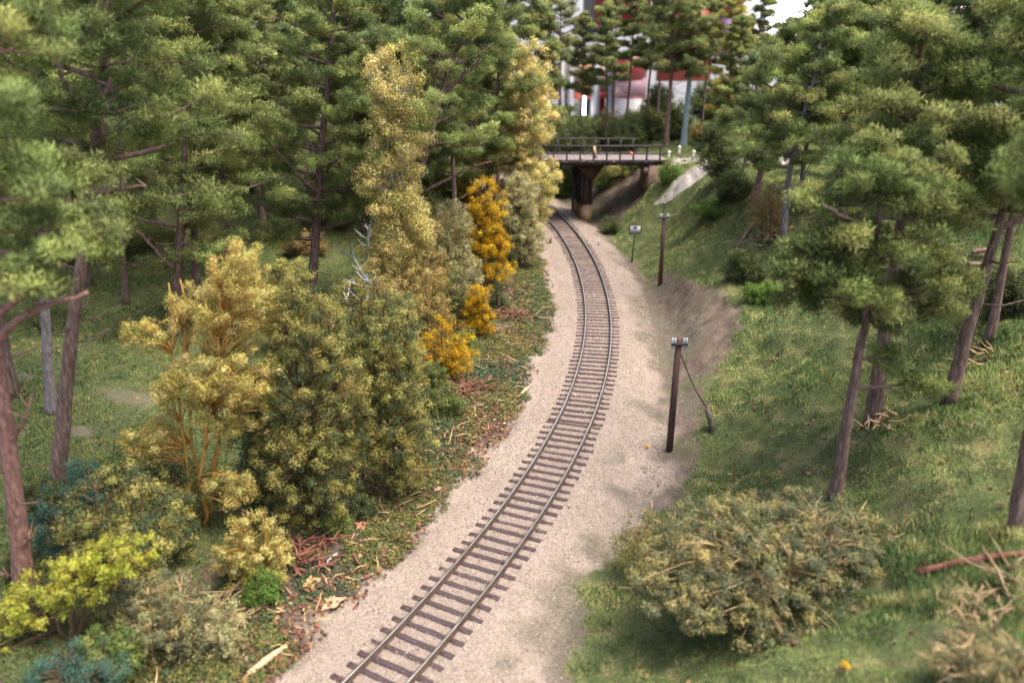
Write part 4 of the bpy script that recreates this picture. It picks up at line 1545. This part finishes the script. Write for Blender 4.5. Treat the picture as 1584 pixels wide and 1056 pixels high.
# ---------------------------------------------------------------- leafy trees and shrubs
def bush(name, base, wpx, hpx, ells, ncl, label, cat, seed, pal, group=None, crad=.30, yscale=.8, Y=None, tx=None, **kw):
    p = place(*base) if Y is None else None
    if p is None:
        X = at_depth(base[0], base[1], Y)[0]
        p = np.array([X, Y, float(terrain(X, Y))])
    m = mpp(p)
    W = wpx * m
    H = float(at_depth(base[0], base[1] - hpx, p[1])[2] - p[2]) if Y is None else float(at_depth(base[0], base[1] - hpx, Y)[2] - p[2])
    H = max(H, .25)
    E = [(a * W, b2 * W * yscale, c * H, d * W, e_ * W * yscale, f_ * H) for a, b2, c, d, e_, f_ in ells]
    cl = fill_ellipsoids(E, int(ncl * 1.5), rs(seed + 500))
    top = at_depth(base[0] if tx is None else tx, base[1] - hpx, p[1])
    e = empty(name, p, label, cat, group)
    leafy(e, cl, crad, seed, pal, lean=float(top[0] - p[0]) / H, **kw)
    return e


DOME = [(0, 0, .45, .46, .46, .5), (-.2, .1, .3, .3, .35, .32), (.22, -.1, .3, .28, .35, .32)]
TALL = [(0, 0, .72, .34, .34, .26), (-.1, 0, .45, .42, .42, .3), (.12, .05, .28, .36, .4, .26)]

bush('birch_tree', (310, 812), 225, 442, [(.22, 0, .90, .20, .26, .09), (.12, .1, .76, .40, .36, .11), (-.34, .0, .70, .14, .16, .05), (.16, -.1, .58, .36, .32, .1), (.2, 0, .42, .28, .26, .08), (-.3, 0, .34, .22, .2, .07), (.28, -.2, .2, .20, .18, .06), (-.12, 0, .5, .2, .2, .07)],
     390, 'ochre yellow vase shaped birch with orange stems in the left foreground', 'birch tree', 201, OCHRE, crad=.24, stem=M_STEM, stems=5, stem_r=.08, stem_name='trunk', crown_name='crown', size=.085, per=84, trunk_h=.3, base_spread=.3)
bush('birch_tree', (606, 480), 112, 410, [(.0, 0, .86, .36, .36, .15), (.1, 0, .68, .42, .42, .15), (-.05, 0, .5, .42, .42, .16), (.15, 0, .34, .40, .40, .14), (-.1, 0, .22, .36, .36, .12)],
     300, 'tall golden yellow birch between the big forking pine and the slanting pine', 'birch tree', 202, GOLD, crad=.50, stem=M_BIRCH, stems=2, stem_r=.12, stem_name='trunk', crown_name='crown', size=.13, per=130, twig_share=.2, Y=44.5)
bush('birch_tree', (808, 385), 112, 325, [(.05, 0, .86, .30, .3, .14), (.12, 0, .66, .38, .4, .16), (-.1, 0, .5, .42, .42, .16), (.14, 0, .34, .38, .4, .14), (.0, 0, .18, .4, .4, .12)],
     330, 'tall golden yellow birch beside the left end of the bridge', 'birch tree', 203, GOLD, crad=.46, stem=M_BIRCH, stems=2, stem_r=.12, stem_name='trunk', crown_name='crown', size=.15, per=120, twig_share=.2, Y=64)
OG = 'olive bushes along the left of the track'
bush('olive_bush', (478, 806), 195, 390, [(-.05, 0, .75, .3, .3, .22), (.05, 0, .5, .42, .4, .28), (0, -.1, .25, .46, .44, .24), (-.1, 0, .9, .14, .2, .1)], 420,
     'big dark olive bush with yellowish tips right of the ochre birch', 'bush', 204, OLIVE, OG, crad=.25, size=.095, per=74, stems=5)
bush('olive_bush', (605, 772), 150, 330, TALL, 330, 'olive bush nearest the rails, reaching down to the brown leaf litter', 'bush', 205, OLIVE, OG, crad=.25, size=.095, per=72, stems=4)
bush('olive_bush', (185, 900), 190, 190, DOME, 240, 'dark olive bush under the left side of the ochre birch', 'bush', 206, OLIVEDK, OG, crad=.25, size=.095, per=60, stems=4)
bush('olive_bush', (390, 905), 120, 120, DOME, 120, 'low yellowish olive bush at the foot of the ochre birch', 'bush', 207, OCHRE, OG, crad=.20, size=.09, per=56, stems=3, stem=M_STEM)
bush('olive_bush', (560, 560), 130, 150, DOME, 200, 'olive bush around the white dead branches', 'bush', 208, OLIVE, OG, crad=.3, size=.11, per=56)
bush('olive_bush', (445, 540), 110, 150, TALL, 170, 'yellowish olive bush under the big forking pine', 'bush', 209, OLIVE, OG, crad=.3, size=.11, per=56)
bush('khaki_bush', (700, 470), 95, 165, TALL, 260, 'pale khaki bush left of the tall orange bush', 'bush', 210, KHAKI, OG, crad=.30, size=.11, per=58, stem=M_TAN)
bush('khaki_bush', (645, 485), 110, 130, DOME, 220, 'brownish yellow bush left of the pale khaki bush', 'bush', 211, BROWNY, OG, crad=.32, size=.11, per=54, stem=M_TAN)
bush('khaki_bush', (806, 412), 78, 150, TALL, 260, 'khaki green bush right beside the ballast near the bridge', 'bush', 212, KHAKI, OG, crad=.36, size=.13, per=58)
bush('khaki_bush', (255, 1010), 150, 130, DOME, 150, 'grey green low bush in the bottom left among dead leaves', 'bush', 213, SAGE, OG, crad=.2, size=.08, per=56, stem=M_TAN)
bush('khaki_bush', (545, 690), 60, 110, TALL, 90, 'small tan bush squeezed between the two big olive bushes', 'bush', 214, BROWNY, OG, crad=.26, size=.1, per=50, stem=M_TAN)
for k, (bx, by, ww, hh, pal, nn, lab) in enumerate((
        (505, 640, 120, 190, OLIVE, 200, 'olive bush behind the two big olive bushes'),
        (612, 585, 90, 150, OLIVEDK, 170, 'dark olive bush left of the low orange yellow bush'),
        (600, 545, 120, 130, BROWNY, 190, 'brownish bush behind the low orange yellow bush'),
        (400, 760, 110, 200, OLIVEDK, 200, 'dark olive bush between the ochre birch and the big olive bush'),
        (660, 400, 90, 100, OLIVE, 170, 'olive bush around the base of the slanting pine'),
        (770, 395, 70, 110, KHAKI, 160, 'khaki bush between the tall orange bush and the khaki green bush'),
        (250, 800, 120, 110, OLIVEDK, 140, 'dark low bush close behind the ochre birch stems'),
        (655, 525, 90, 120, BROWNY, 170, 'brownish bush above the low orange yellow bush'),
        (705, 510, 50, 90, OLIVEDK, 110, 'dark olive bush left of the narrow orange bush'),
        (630, 640, 70, 80, OLIVE, 110, 'low olive bush left of the rust brown leaf heap'),
        (690, 640, 60, 50, MIDG, 60, 'low green bush beside the rust brown leaf heap'))):
    bush('olive_bush', (bx, by), ww, hh, TALL if hh > 140 else DOME, nn, lab, 'bush', 400 + k, pal, OG, crad=.3, size=.1, per=54, stems=4)
YG = 'orange yellow bushes left of the track'
bush('orange_bush', (752, 448), 90, 180, TALL, 260, 'tallest bright orange yellow bush beside the khaki green one', 'bush', 220, ORANGE, YG, crad=.30, size=.12, per=56)
bush('orange_bush', (742, 520), 52, 85, TALL, 110, 'narrow orange yellow bush below the tallest one', 'bush', 221, ORANGE, YG, crad=.26, size=.11, per=52)
bush('orange_bush', (690, 580), 98, 96, DOME, 120, 'low orange yellow bush above the rust brown leaf heap', 'bush', 222, ORANGE, YG, crad=.25, size=.1, per=50)
bush('orange_bush', (735, 285), 70, 60, DOME, 90, 'orange yellow bush far back under the slender pine', 'bush', 223, ORANGE, YG, crad=.4, size=.15, per=48, Y=66)
bush('lime_bush', (110, 990), 265, 160, [(-.36, -.1, .26, .18, .3, .24), (-.14, 0, .45, .2, .3, .25), (.1, .05, .65, .2, .3, .25), (.28, .05, .78, .17, .22, .2)], 190,
     'bright lime yellow bush in the bottom left corner', 'bush', 224, LIME, None, crad=.19, size=.10, per=44, stem=M_TWIG, stems=4)
for k, (bx, by, ww, hh, pal, nn, lab) in enumerate((
        (330, 1005, 110, 80, KHAKI, 120, 'low khaki bush among the bark scraps at the bottom left'),
        (205, 965, 110, 85, SAGE, 120, 'grey green low bush right behind the grey green one in the bottom left'),
        (165, 1040, 120, 70, MIDG, 110, 'green low bush at the bottom edge right of the teal plant'),
        (255, 860, 110, 110, OLIVEDK, 150, 'dark olive bush in front of the ochre birch stems'),
        (60, 800, 90, 70, DARKG, 100, 'dark green low bush between the reddish and the leaning trunk'),
        (175, 770, 90, 70, MIDG, 110, 'green low bush right of the foot of the leaning trunk'),
        (225, 700, 80, 50, MIDG, 90, 'green low bush at the left of the ochre birch'),
        (420, 880, 70, 60, OLIVE, 80, 'small olive bush right of the low yellowish olive one'))):
    bush('low_bush', (bx, by), ww, hh, DOME, nn, lab, 'bush', 420 + k, pal, OG, crad=.22, size=.09, per=54, stems=4)
TG = 'bluish teal plants in the lower left'
bush('teal_plant', (100, 868), 125, 130, DOME, 90, 'teal plant behind the lime yellow bush', 'plant', 225, TEAL, TG, crad=.24, size=.08, per=60)
bush('teal_plant', (120, 1078), 180, 75, DOME, 90, 'teal plant at the bottom left edge below the lime bush', 'plant', 226, TEAL, TG, crad=.22, size=.07, per=60)
bush('teal_plant', (128, 782), 80, 75, DOME, 60, 'small teal plant near the foot of the leaning purplish trunk', 'plant', 227, TEAL, TG, crad=.24, size=.08, per=54)
GG = 'small green plants along the left edge'
for k, (bx, by, ww, hh, pal, lab) in enumerate((
        (405, 935, 60, 60, BRIGHTG, 'vivid green plant in the yellowish olive bush by the birch foot'),
        (520, 825, 50, 45, MIDG, 'small green plant at the foot of the big dark olive bush'),
        (672, 600, 46, 48, MIDG, 'feathery green plant left of the rust brown leaf heap'),
        (715, 545, 50, 40, MIDG, 'feathery green plant between the low and the narrow orange bush'),
        (770, 480, 34, 50, DARKG, 'dark green plant beside the narrow orange bush'),
        (560, 800, 40, 40, DARKG, 'dark green plant between the olive bushes close to the litter'),
        (30, 900, 60, 60, DARKG, 'dark green plant behind the reddish foreground trunk'))):
    bush('green_plant', (bx, by), ww, hh, DOME, 50, lab, 'plant', 240 + k, pal, GG, crad=.2, size=.08, per=50)

# right side
SG = 'grey green bushes with tan twigs at lower right'
bush('twiggy_bush', (1195, 922), 455, 142, [(-.28, -.1, .35, .22, .36, .33), (-.1, 0, .55, .28, .42, .36), (.12, .05, .55, .28, .42, .36), (.32, .05, .38, .2, .34, .32), (0, -.2, .25, .4, .36, .25)], 1000,
     'large mounded grey green bush with tan twigs in the lower right', 'bush', 260, SAGE, SG, crad=.22, size=.115, per=50, spikes=90, twig_share=.3, aspect=.45, stem=M_TAN, stems=9, stem_r=.06, base_spread=1.2, yscale=.62)
bush('twiggy_bush', (1012, 895), 140, 105, DOME, 150, 'smaller yellowish bush against the left side of the large mounded bush', 'bush', 261, [(3, (.24, .22, .07)), (3, (.17, .17, .07)), (2, (.31, .27, .09))], SG, crad=.21, size=.085, per=46, spikes=40, aspect=.4, stem=M_TAN, stems=4)
bush('twiggy_bush', (1535, 1060), 190, 85, DOME, 190, 'grey green bush in the bottom right corner', 'bush', 262, SAGE, SG, crad=.19, size=.08, per=46, spikes=60, aspect=.4, stem=M_TAN, stems=6)
DG = 'dark bushes on the right bank'
bush('dark_bush', (945, 361), 38, 28, DOME, 70, 'small round dark bush on the sand near the bridge pier', 'bush', 270, DARKG, DG, crad=.3, size=.11, per=54)
bush('dark_bush', (1152, 436), 62, 58, DOME, 120, 'rounded dark bush at the top of the bare dirt bank', 'bush', 271, DARKG, DG, crad=.3, size=.1, per=56)
bush('dark_bush', (1135, 310), 60, 50, DOME, 110, 'rounded dark bush beside the reddish bare soil', 'bush', 272, DARKG, DG, crad=.36, size=.13, per=54)
bush('dark_bush', (1112, 285), 70, 105, TALL, 200, 'tall dark bush right of the pale path', 'bush', 273, DARKG, DG, crad=.42, size=.14, per=58)
bush('dark_bush', (878, 303), 44, 42, DOME, 80, 'round green bush seen under the bridge', 'bush', 274, MIDG, DG, crad=.4, size=.14, per=54)
bush('dark_bush', (1560, 480), 90, 80, DOME, 120, 'dark bush behind the leaning trunks at the right', 'bush', 275, DARKG, DG, crad=.3, size=.1, per=52)
LG = 'bright green plants on the right bank'
bush('bank_plant', (1180, 470), 66, 40, DOME, 90, 'bright green plant below the rounded dark bush on the dirt bank', 'plant', 280, BRIGHTG, LG, crad=.24, size=.09, per=50)
bush('bank_plant', (1100, 335), 70, 26, DOME, 90, 'vivid green low plant downhill of the reddish bare soil', 'plant', 281, BRIGHTG, LG, crad=.3, size=.1, per=50)
bush('bank_plant', (1036, 280), 34, 36, DOME, 70, 'fresh green plant beside the bridge abutment', 'plant', 282, BRIGHTG, LG, crad=.36, size=.12, per=50)
bush('bank_plant', (905, 295), 22, 26, DOME, 40, 'yellowish green plant left of the bridge pier', 'plant', 283, LIME, LG, crad=.36, size=.13, per=46)
bush('dry_bush', (1190, 372), 70, 90, TALL, 140, 'dry tan bush left of the kinked grey pine', 'bush', 284, DRY, 'dry bushes on the right bank', crad=.32, size=.1, per=42, stem=M_TAN, stems=6)
bush('dry_bush', (1420, 420), 90, 60, DOME, 100, 'dry olive bush behind the foreground pine crown', 'bush', 285, KHAKI, 'dry bushes on the right bank', crad=.3, size=.1, per=44, stem=M_TAN)
bush('dry_bush', (1085, 245), 36, 50, DOME, 70, 'brownish bush right of the teal barked tree', 'bush', 286, BROWNY, 'dry bushes on the right bank', crad=.5, size=.15, per=46, Y=86)
for k, (bx, top, ww, Y, pal, lab) in enumerate((
        (1020, 128, 60, 98, DARKG, 'tall dark thicket left of the teal barked tree'),
        (1098, 120, 70, 97, DARKG, 'tall dark thicket right of the teal barked tree'),
        (1150, 130, 90, 95, MIDG, 'tall green thicket behind the golden pine'),
        (1225, 140, 90, 90, OLIVEDK, 'tall olive thicket below the white gap'),
        (1300, 150, 90, 88, DARKG, 'tall dark thicket behind the twisted thin stems'),
        (1385, 140, 100, 84, DARKG, 'tall dark thicket behind the foreground pine crown'),
        (1480, 150, 100, 78, OLIVEDK, 'tall olive thicket high on the right bank'))):
    X = min(34, at_depth(bx, 210, Y)[0])
    q = project(X, Y, float(terrain(X, Y)))
    bush('thicket_bush', (float(q[0]), float(q[1])), ww, float(q[1]) - top, TALL, 190, lab, 'bush', 440 + k, pal, 'thickets at the back of the right bank', crad=.6, size=.2, per=60, Y=Y)
for k, (bx, by, ww, hh, pal, lab) in enumerate((
        (955, 272, 60, 26, OLIVE, 'olive plant on the slope seen under the bridge'),
        (935, 290, 46, 24, MIDG, 'green plant on the slope just right of the bridge pier'),
        (978, 262, 40, 20, DARKG, 'dark green plant under the bridge in front of the abutment'),
        (868, 270, 50, 30, OLIVEDK, 'dark olive plant at the back of the cutting under the bridge'))):
    bush('slope_plant', (bx, by), ww, hh, DOME, 70, lab, 'plant', 460 + k, pal, 'plants on the slope under the bridge', crad=.45, size=.14, per=50)
for k, (bx, by, ww, hh, pal, lab) in enumerate((
        (505, 350, 90, 60, DARKG, 'dark bush under the far pines right of the big forking trunk'),
        (560, 300, 90, 70, DARKG, 'dark bush far behind the golden birch stem'),
        (690, 300, 90, 70, MIDG, 'green bush far behind the slanting trunk'),
        (640, 290, 70, 60, OLIVEDK, 'olive bush left of the far bush behind the slanting trunk'),
        (20, 380, 110, 70, MIDG, 'green bush in the wood at the far left edge'),
        (120, 400, 90, 50, MIDG, 'green bush at the edge of the open grass'),
        (215, 400, 80, 60, DARKG, 'dark bush left of the upright brown trunk'),
        (-20, 330, 120, 60, DARKG, 'dark bush at the back of the wood by the left edge'),
        (690, 262, 100, 60, DARKG, 'dark bush on the road embankment at the left end of the bridge'),
        (780, 255, 60, 70, OLIVEDK, 'olive bush hiding the left end of the bridge'))):
    bush('undergrowth_bush', (bx, by), ww, hh, DOME, 130, lab, 'bush', 470 + k, pal, 'undergrowth bushes deep in the left wood', crad=.42, size=.14, per=52)
for k, (bx, top, Y, pal, lab) in enumerate((
        (20, 60, 106, DARKG, 'dark thicket closing the wood at the far left'),
        (110, 55, 104, DARKG, 'dark thicket at the back of the wood behind the leaning trunk'),
        (200, 60, 107, MIDG, 'green thicket at the back of the wood behind the thin trunk'),
        (290, 55, 104, DARKG, 'dark thicket at the back of the wood behind the upright trunk'),
        (380, 60, 107, DARKG, 'dark thicket at the back of the wood left of the forking pine'),
        (460, 55, 104, MIDG, 'green thicket at the back of the wood behind the forking pine'),
        (540, 60, 107, DARKG, 'dark thicket at the back of the wood left of the golden birch'),
        (620, 55, 104, DARKG, 'dark thicket at the back of the wood behind the golden birch'),
        (700, 60, 107, MIDG, 'green thicket at the back of the wood behind the slanting pine'),
        (765, 75, 104, DARKG, 'dark thicket at the back of the wood behind the slender pine'))):
    X = at_depth(bx, 210, Y)[0]
    q = project(X, Y, float(terrain(X, Y)))
    bush('thicket_bush', (float(q[0]), float(q[1])), 110, float(q[1]) - top, TALL, 230, lab, 'bush', 500 + k, pal, 'thickets at the back of the left wood', crad=.8, size=.28, per=60, Y=Y)
HG = 'dark bushes behind the bridge'
for k, (bx, ww, hh, Y, pal, lab) in enumerate((
        (862, 60, 46, 86, DARKG, 'dark bush behind the left end of the bridge railing'),
        (900, 64, 44, 84, DARKG, 'dark bush below the light tube behind the bridge'),
        (935, 50, 40, 88, OLIVEDK, 'olive tinged dark bush behind the middle of the bridge'),
        (968, 60, 46, 84, DARKG, 'dark bush below the white column behind the bridge'),
        (1003, 56, 50, 86, OLIVEDK, 'olive bush left of the tall reddish pine'),
        (1046, 50, 60, 89, DARKG, 'very dark bush between the reddish pine and the teal barked tree'),
        (985, 60, 40, 92, DARKG, 'dark bush one row behind the white column bush'),
        (890, 66, 40, 93, MIDG, 'green bush one row behind the light tube bush'))):
    X = at_depth(bx, 210, Y)[0]
    bush('hedge_bush', (bx, 210), ww, hh, DOME, 150, lab, 'bush', 300 + k, pal, HG, crad=.5, size=.17, per=56, Y=Y)
UG = 'undergrowth bushes deep in the left wood'
for k, (bx, by, ww, hh, pal, lab) in enumerate((
        (370, 300, 90, 70, DARKG, 'dark bush between the trunks left of the big forking pine'),
        (420, 250, 80, 60, MIDG, 'green bush deep behind the big forking pine'),
        (150, 330, 90, 50, OLIVEDK, 'olive bush deep behind the leaning trunk'),
        (230, 300, 90, 60, DARKG, 'dark bush deep behind the thin trunk'),
        (60, 300, 110, 60, DARKG, 'dark bush deep at the left edge of the wood'),
        (540, 330, 80, 60, DARKG, 'dark bush right of the big forking trunk'),
        (650, 360, 70, 70, OLIVEDK, 'olive bush behind the brownish yellow bush'),
        (790, 330, 70, 70, OLIVEDK, 'olive bush behind the khaki green bush by the ballast'),
        (470, 395, 70, 40, DRY, 'dry tan brush at the foot of the big forking pine'),
        (330, 400, 60, 40, DRY, 'dry tan brush behind the top of the ochre birch'))):
    bush('undergrowth_bush', (bx, by), ww, hh, DOME, 130, lab, 'bush', 320 + k, pal, UG, crad=.42, size=.14, per=52)


# ---------------------------------------------------------------- dead birches, logs, debris
def dead_tree(base, pts, label, seed, r0=.10):
    p = place(*base)
    rng = rs(seed)
    g = loc_guide(p, pts)
    T = smooth_path(g, 12)
    e = empty('dead_birch', p, label, 'dead tree', 'white dead birches among the olive bushes')
    MB().tube(T, np.linspace(r0, .03, 12), 7).build('trunk', M_BIRCH, e, True)
    mb = MB()
    for k in range(6):
        i = rng.integers(4, 11)
        a = rng.uniform(0, 6.28)
        L = rng.uniform(.6, 1.4)
        q = T[i] + np.array([math.cos(a), math.sin(a) * .6, rng.uniform(.3, 1.0)]) * L
        m = (T[i] + q) / 2 + np.array([0, 0, -.12])
        mb.tube([T[i], m, q], [.05, .035, .012], 5)
        mb.tube([m, m + np.array([math.cos(a + 1), .2, .6]) * L * .4], [.025, .01], 4)
    mb.build('branch', M_BIRCH, e, True)
    return e


dead_tree((566, 430), [(569, 375), (572, 340), (580, 315)], 'white dead birch with forked bare branches below the golden birch', 1, .16)
dead_tree((573, 470), [(566, 430), (556, 405), (540, 396)], 'bent white dead birch stem beside the dark stump', 2, .13)
dead_tree((548, 520), [(545, 485), (536, 460), (530, 450)], 'low white dead birch stick at the left of the olive bush', 3, .08)
dead_tree((572, 500), [(566, 470), (570, 445), (574, 430)], 'mottled dead birch trunk sticking out of the olive bush', 4, .15)


def log(a, b2, r, mat, label, name='fallen_log', cat='log', bend=.1, lift=.0, end=None, group=None):
    A, B = place(*a), place(*b2)
    A[2] += r * .6 + lift
    B[2] += r * .6 + lift
    m = (A + B) / 2 + np.array([0, 0, bend])
    m[2] = max(m[2], float(terrain(m[0], m[1])) + r * .5)
    mb = MB()
    mb.tube(smooth_path([A, m, B], 9), r * rs(int(a[0])).uniform(.8, 1.1, 9) * np.linspace(1, .75, 9), 8)
    return tag(mb.build(name, mat, None, True), label, cat, group)


log((385, 1048), (443, 1003), .11, M_WOODRAW, 'pale broken log lying at the left edge of the ballast', bend=.05)
log((1418, 888), (1600, 858), .11, M_LOG, 'reddish fallen trunk on the grass at the right edge', bend=.12)
log((1497, 412), (1532, 414), .14, M_BARK, 'lower brown log of the small pile behind the right pines', bend=.02, group='logs behind the right pines')
log((1500, 402), (1535, 402), .14, M_BARKRED, 'upper brown log of the small pile behind the right pines', bend=.1, lift=.25, group='logs behind the right pines')
log((1140, 385), (1168, 345), .13, M_BARKRED, 'brown dead branch lying on the bank below the dry tan bush', 'dead_branch', 'branch', .1)
log((806, 612), (818, 600), .10, M_WOODRAW, 'pale wood chip at the edge of the ballast', 'wood_chip', 'wood chip', .02)
log((505, 872), (521, 858), .05, M_PORC, 'small white scrap among the brown leaves', 'white_scrap', 'scrap', .02)


M_TANDK = noise_mat('dull_tan_twigs', (.16, .11, .06), (.30, .22, .13), 8., .8, .4)


def debris(base, wpx, n, label, seed, mat=M_TAN, name='brushwood_heap', L=(.5, 1.3), r=.04, cat='brushwood'):
    p = place(*base)
    rng = rs(seed)
    m = mpp(p)
    mb = MB()
    for k in range(n):
        a = rng.uniform(0, 6.28)
        q = np.array([rng.normal() * wpx * m * .22, rng.normal() * wpx * m * .2, 0])
        q[2] = float(terrain(p[0] + q[0], p[1] + q[1])) - p[2] + .08 + rng.random() * .2
        ln = rng.uniform(*L)
        d = np.array([math.cos(a), math.sin(a), rng.uniform(-.1, .55)]) * ln
        mid = q + d * .5 + rng.normal(size=3) * .08
        rr = r * rng.uniform(.5, 1.6)
        mb.tube([q, mid, q + d], [rr, rr * .85, rr * .4], 5)
    o = mb.build(name, mat, None, True)
    o.location = p
    return tag(o, label, cat, 'heaps of broken wood')


debris((1510, 955), 120, 26, 'heap of pale broken sticks above the bottom right bush', 11, M_TANDK, r=.028, L=(.3, .9))
debris((1555, 905), 90, 22, 'tan twigs around the reddish fallen trunk', 12, M_TANDK, r=.03)
debris((320, 960), 130, 46, 'tangle of tan sticks and bark under the yellowish olive bush', 13, M_TANDK, r=.035)
debris((722, 606), 105, 150, 'rust brown heap of twigs and leaves beside the ballast bend', 14, noise_mat('rust_twigs', (.10, .045, .03), (.22, .11, .07), 6.), r=.03, L=(.3, .9))
debris((795, 492), 62, 90, 'rust brown twig heap beside the dark green plant', 15, noise_mat('rust_twigs', (.10, .045, .03), (.22, .11, .07), 6.), r=.035, L=(.3, .9))
debris((468, 862), 130, 90, 'dark rust brown twigs at the foot of the big dark olive bush', 16, noise_mat('rust_twigs', (.10, .04, .03), (.26, .11, .07), 6.), r=.035, L=(.3, .9))
debris((1355, 660), 60, 22, 'dry twigs around the foot of the thick reddish trunk', 17, r=.035, L=(.3, .8))
debris((1510, 560), 60, 20, 'dry twigs around the foot of the slimmer leaning trunk', 18, r=.035, L=(.3, .8))
debris((1195, 365), 70, 40, 'dry tan twigs tangled below the dry tan bush', 19, r=.04, L=(.4, 1.0))


def big_leaf(base, size, c, label, seed):
    p = place(*base)
    rng = rs(seed)
    k = 11
    an = np.linspace(0, 2 * math.pi, k, endpoint=False)
    rr = size * np.where(np.arange(k) % 2, 1, .55) * rng.uniform(.8, 1.15, k)
    v = [(0, 0, .06)] + [(rr[i] * math.cos(an[i]), rr[i] * math.sin(an[i]), .05 + .12 * rng.random() * size / .3) for i in range(k)]
    v2 = [(a, b2, c_ - .015) for a, b2, c_ in v]
    fs = [[0, 1 + i, 1 + (i + 1) % k] for i in range(k)]
    fs += [[k + 1, k + 2 + (i + 1) % k, k + 2 + i] for i in range(k)]
    o = mesh_obj('dry_leaf', v + v2, [fs], plain_mat('leaf_brown', c, .7))
    o.location = p
    return tag(o, label, 'leaf', 'large dead leaves by the ballast')


big_leaf((514, 938), .42, (.46, .26, .16), 'lobed pinkish brown leaf at the edge of the ballast, largest one', 1)
big_leaf((560, 818), .30, (.36, .15, .09), 'reddish leaf at the foot of the dark olive bush', 2)
big_leaf((648, 812), .22, (.32, .11, .07), 'dark red leaf on the green ground cover by the ballast', 3)
big_leaf((677, 760), .20, (.36, .17, .12), 'brown leaf just off the ballast beside the olive bush', 4)
big_leaf((480, 905), .34, (.44, .25, .10), 'curled tan leaf on the dark soil left of the lobed leaf', 5)

# small yellow flowers
M_FLOWER = plain_mat('yellow_flower', (.75, .50, .02), .5)
for k, (a, b2, lab) in enumerate(((1001, 696, 'yellow flower on the sand left of the guyed telegraph pole'), (1306, 1040, 'yellow flower in the grass at the bottom right'),
                                  (1107, 352, 'yellow flower on the slope above the far telegraph pole'), (1088, 356, 'yellow flower left of the other one on the slope'))):
    p = place(a, b2)
    e = empty('yellow_flower', p, lab, 'flower', 'yellow flowers')
    rng = rs(k)
    cen = np.array([[0, 0, .16]])
    v, f, c, nr = flakes(cen, np.array([.10]), 26, rng, .10, np.array([[.7, .45, .02]]))
    mesh_obj('petals', v, [f], M_LEAF, e, c, nrm=nr)
    MB().tube([(0, 0, -.05), (0, 0, .15)], [.012, .01], 4).build('stem', M_TWIG, e)
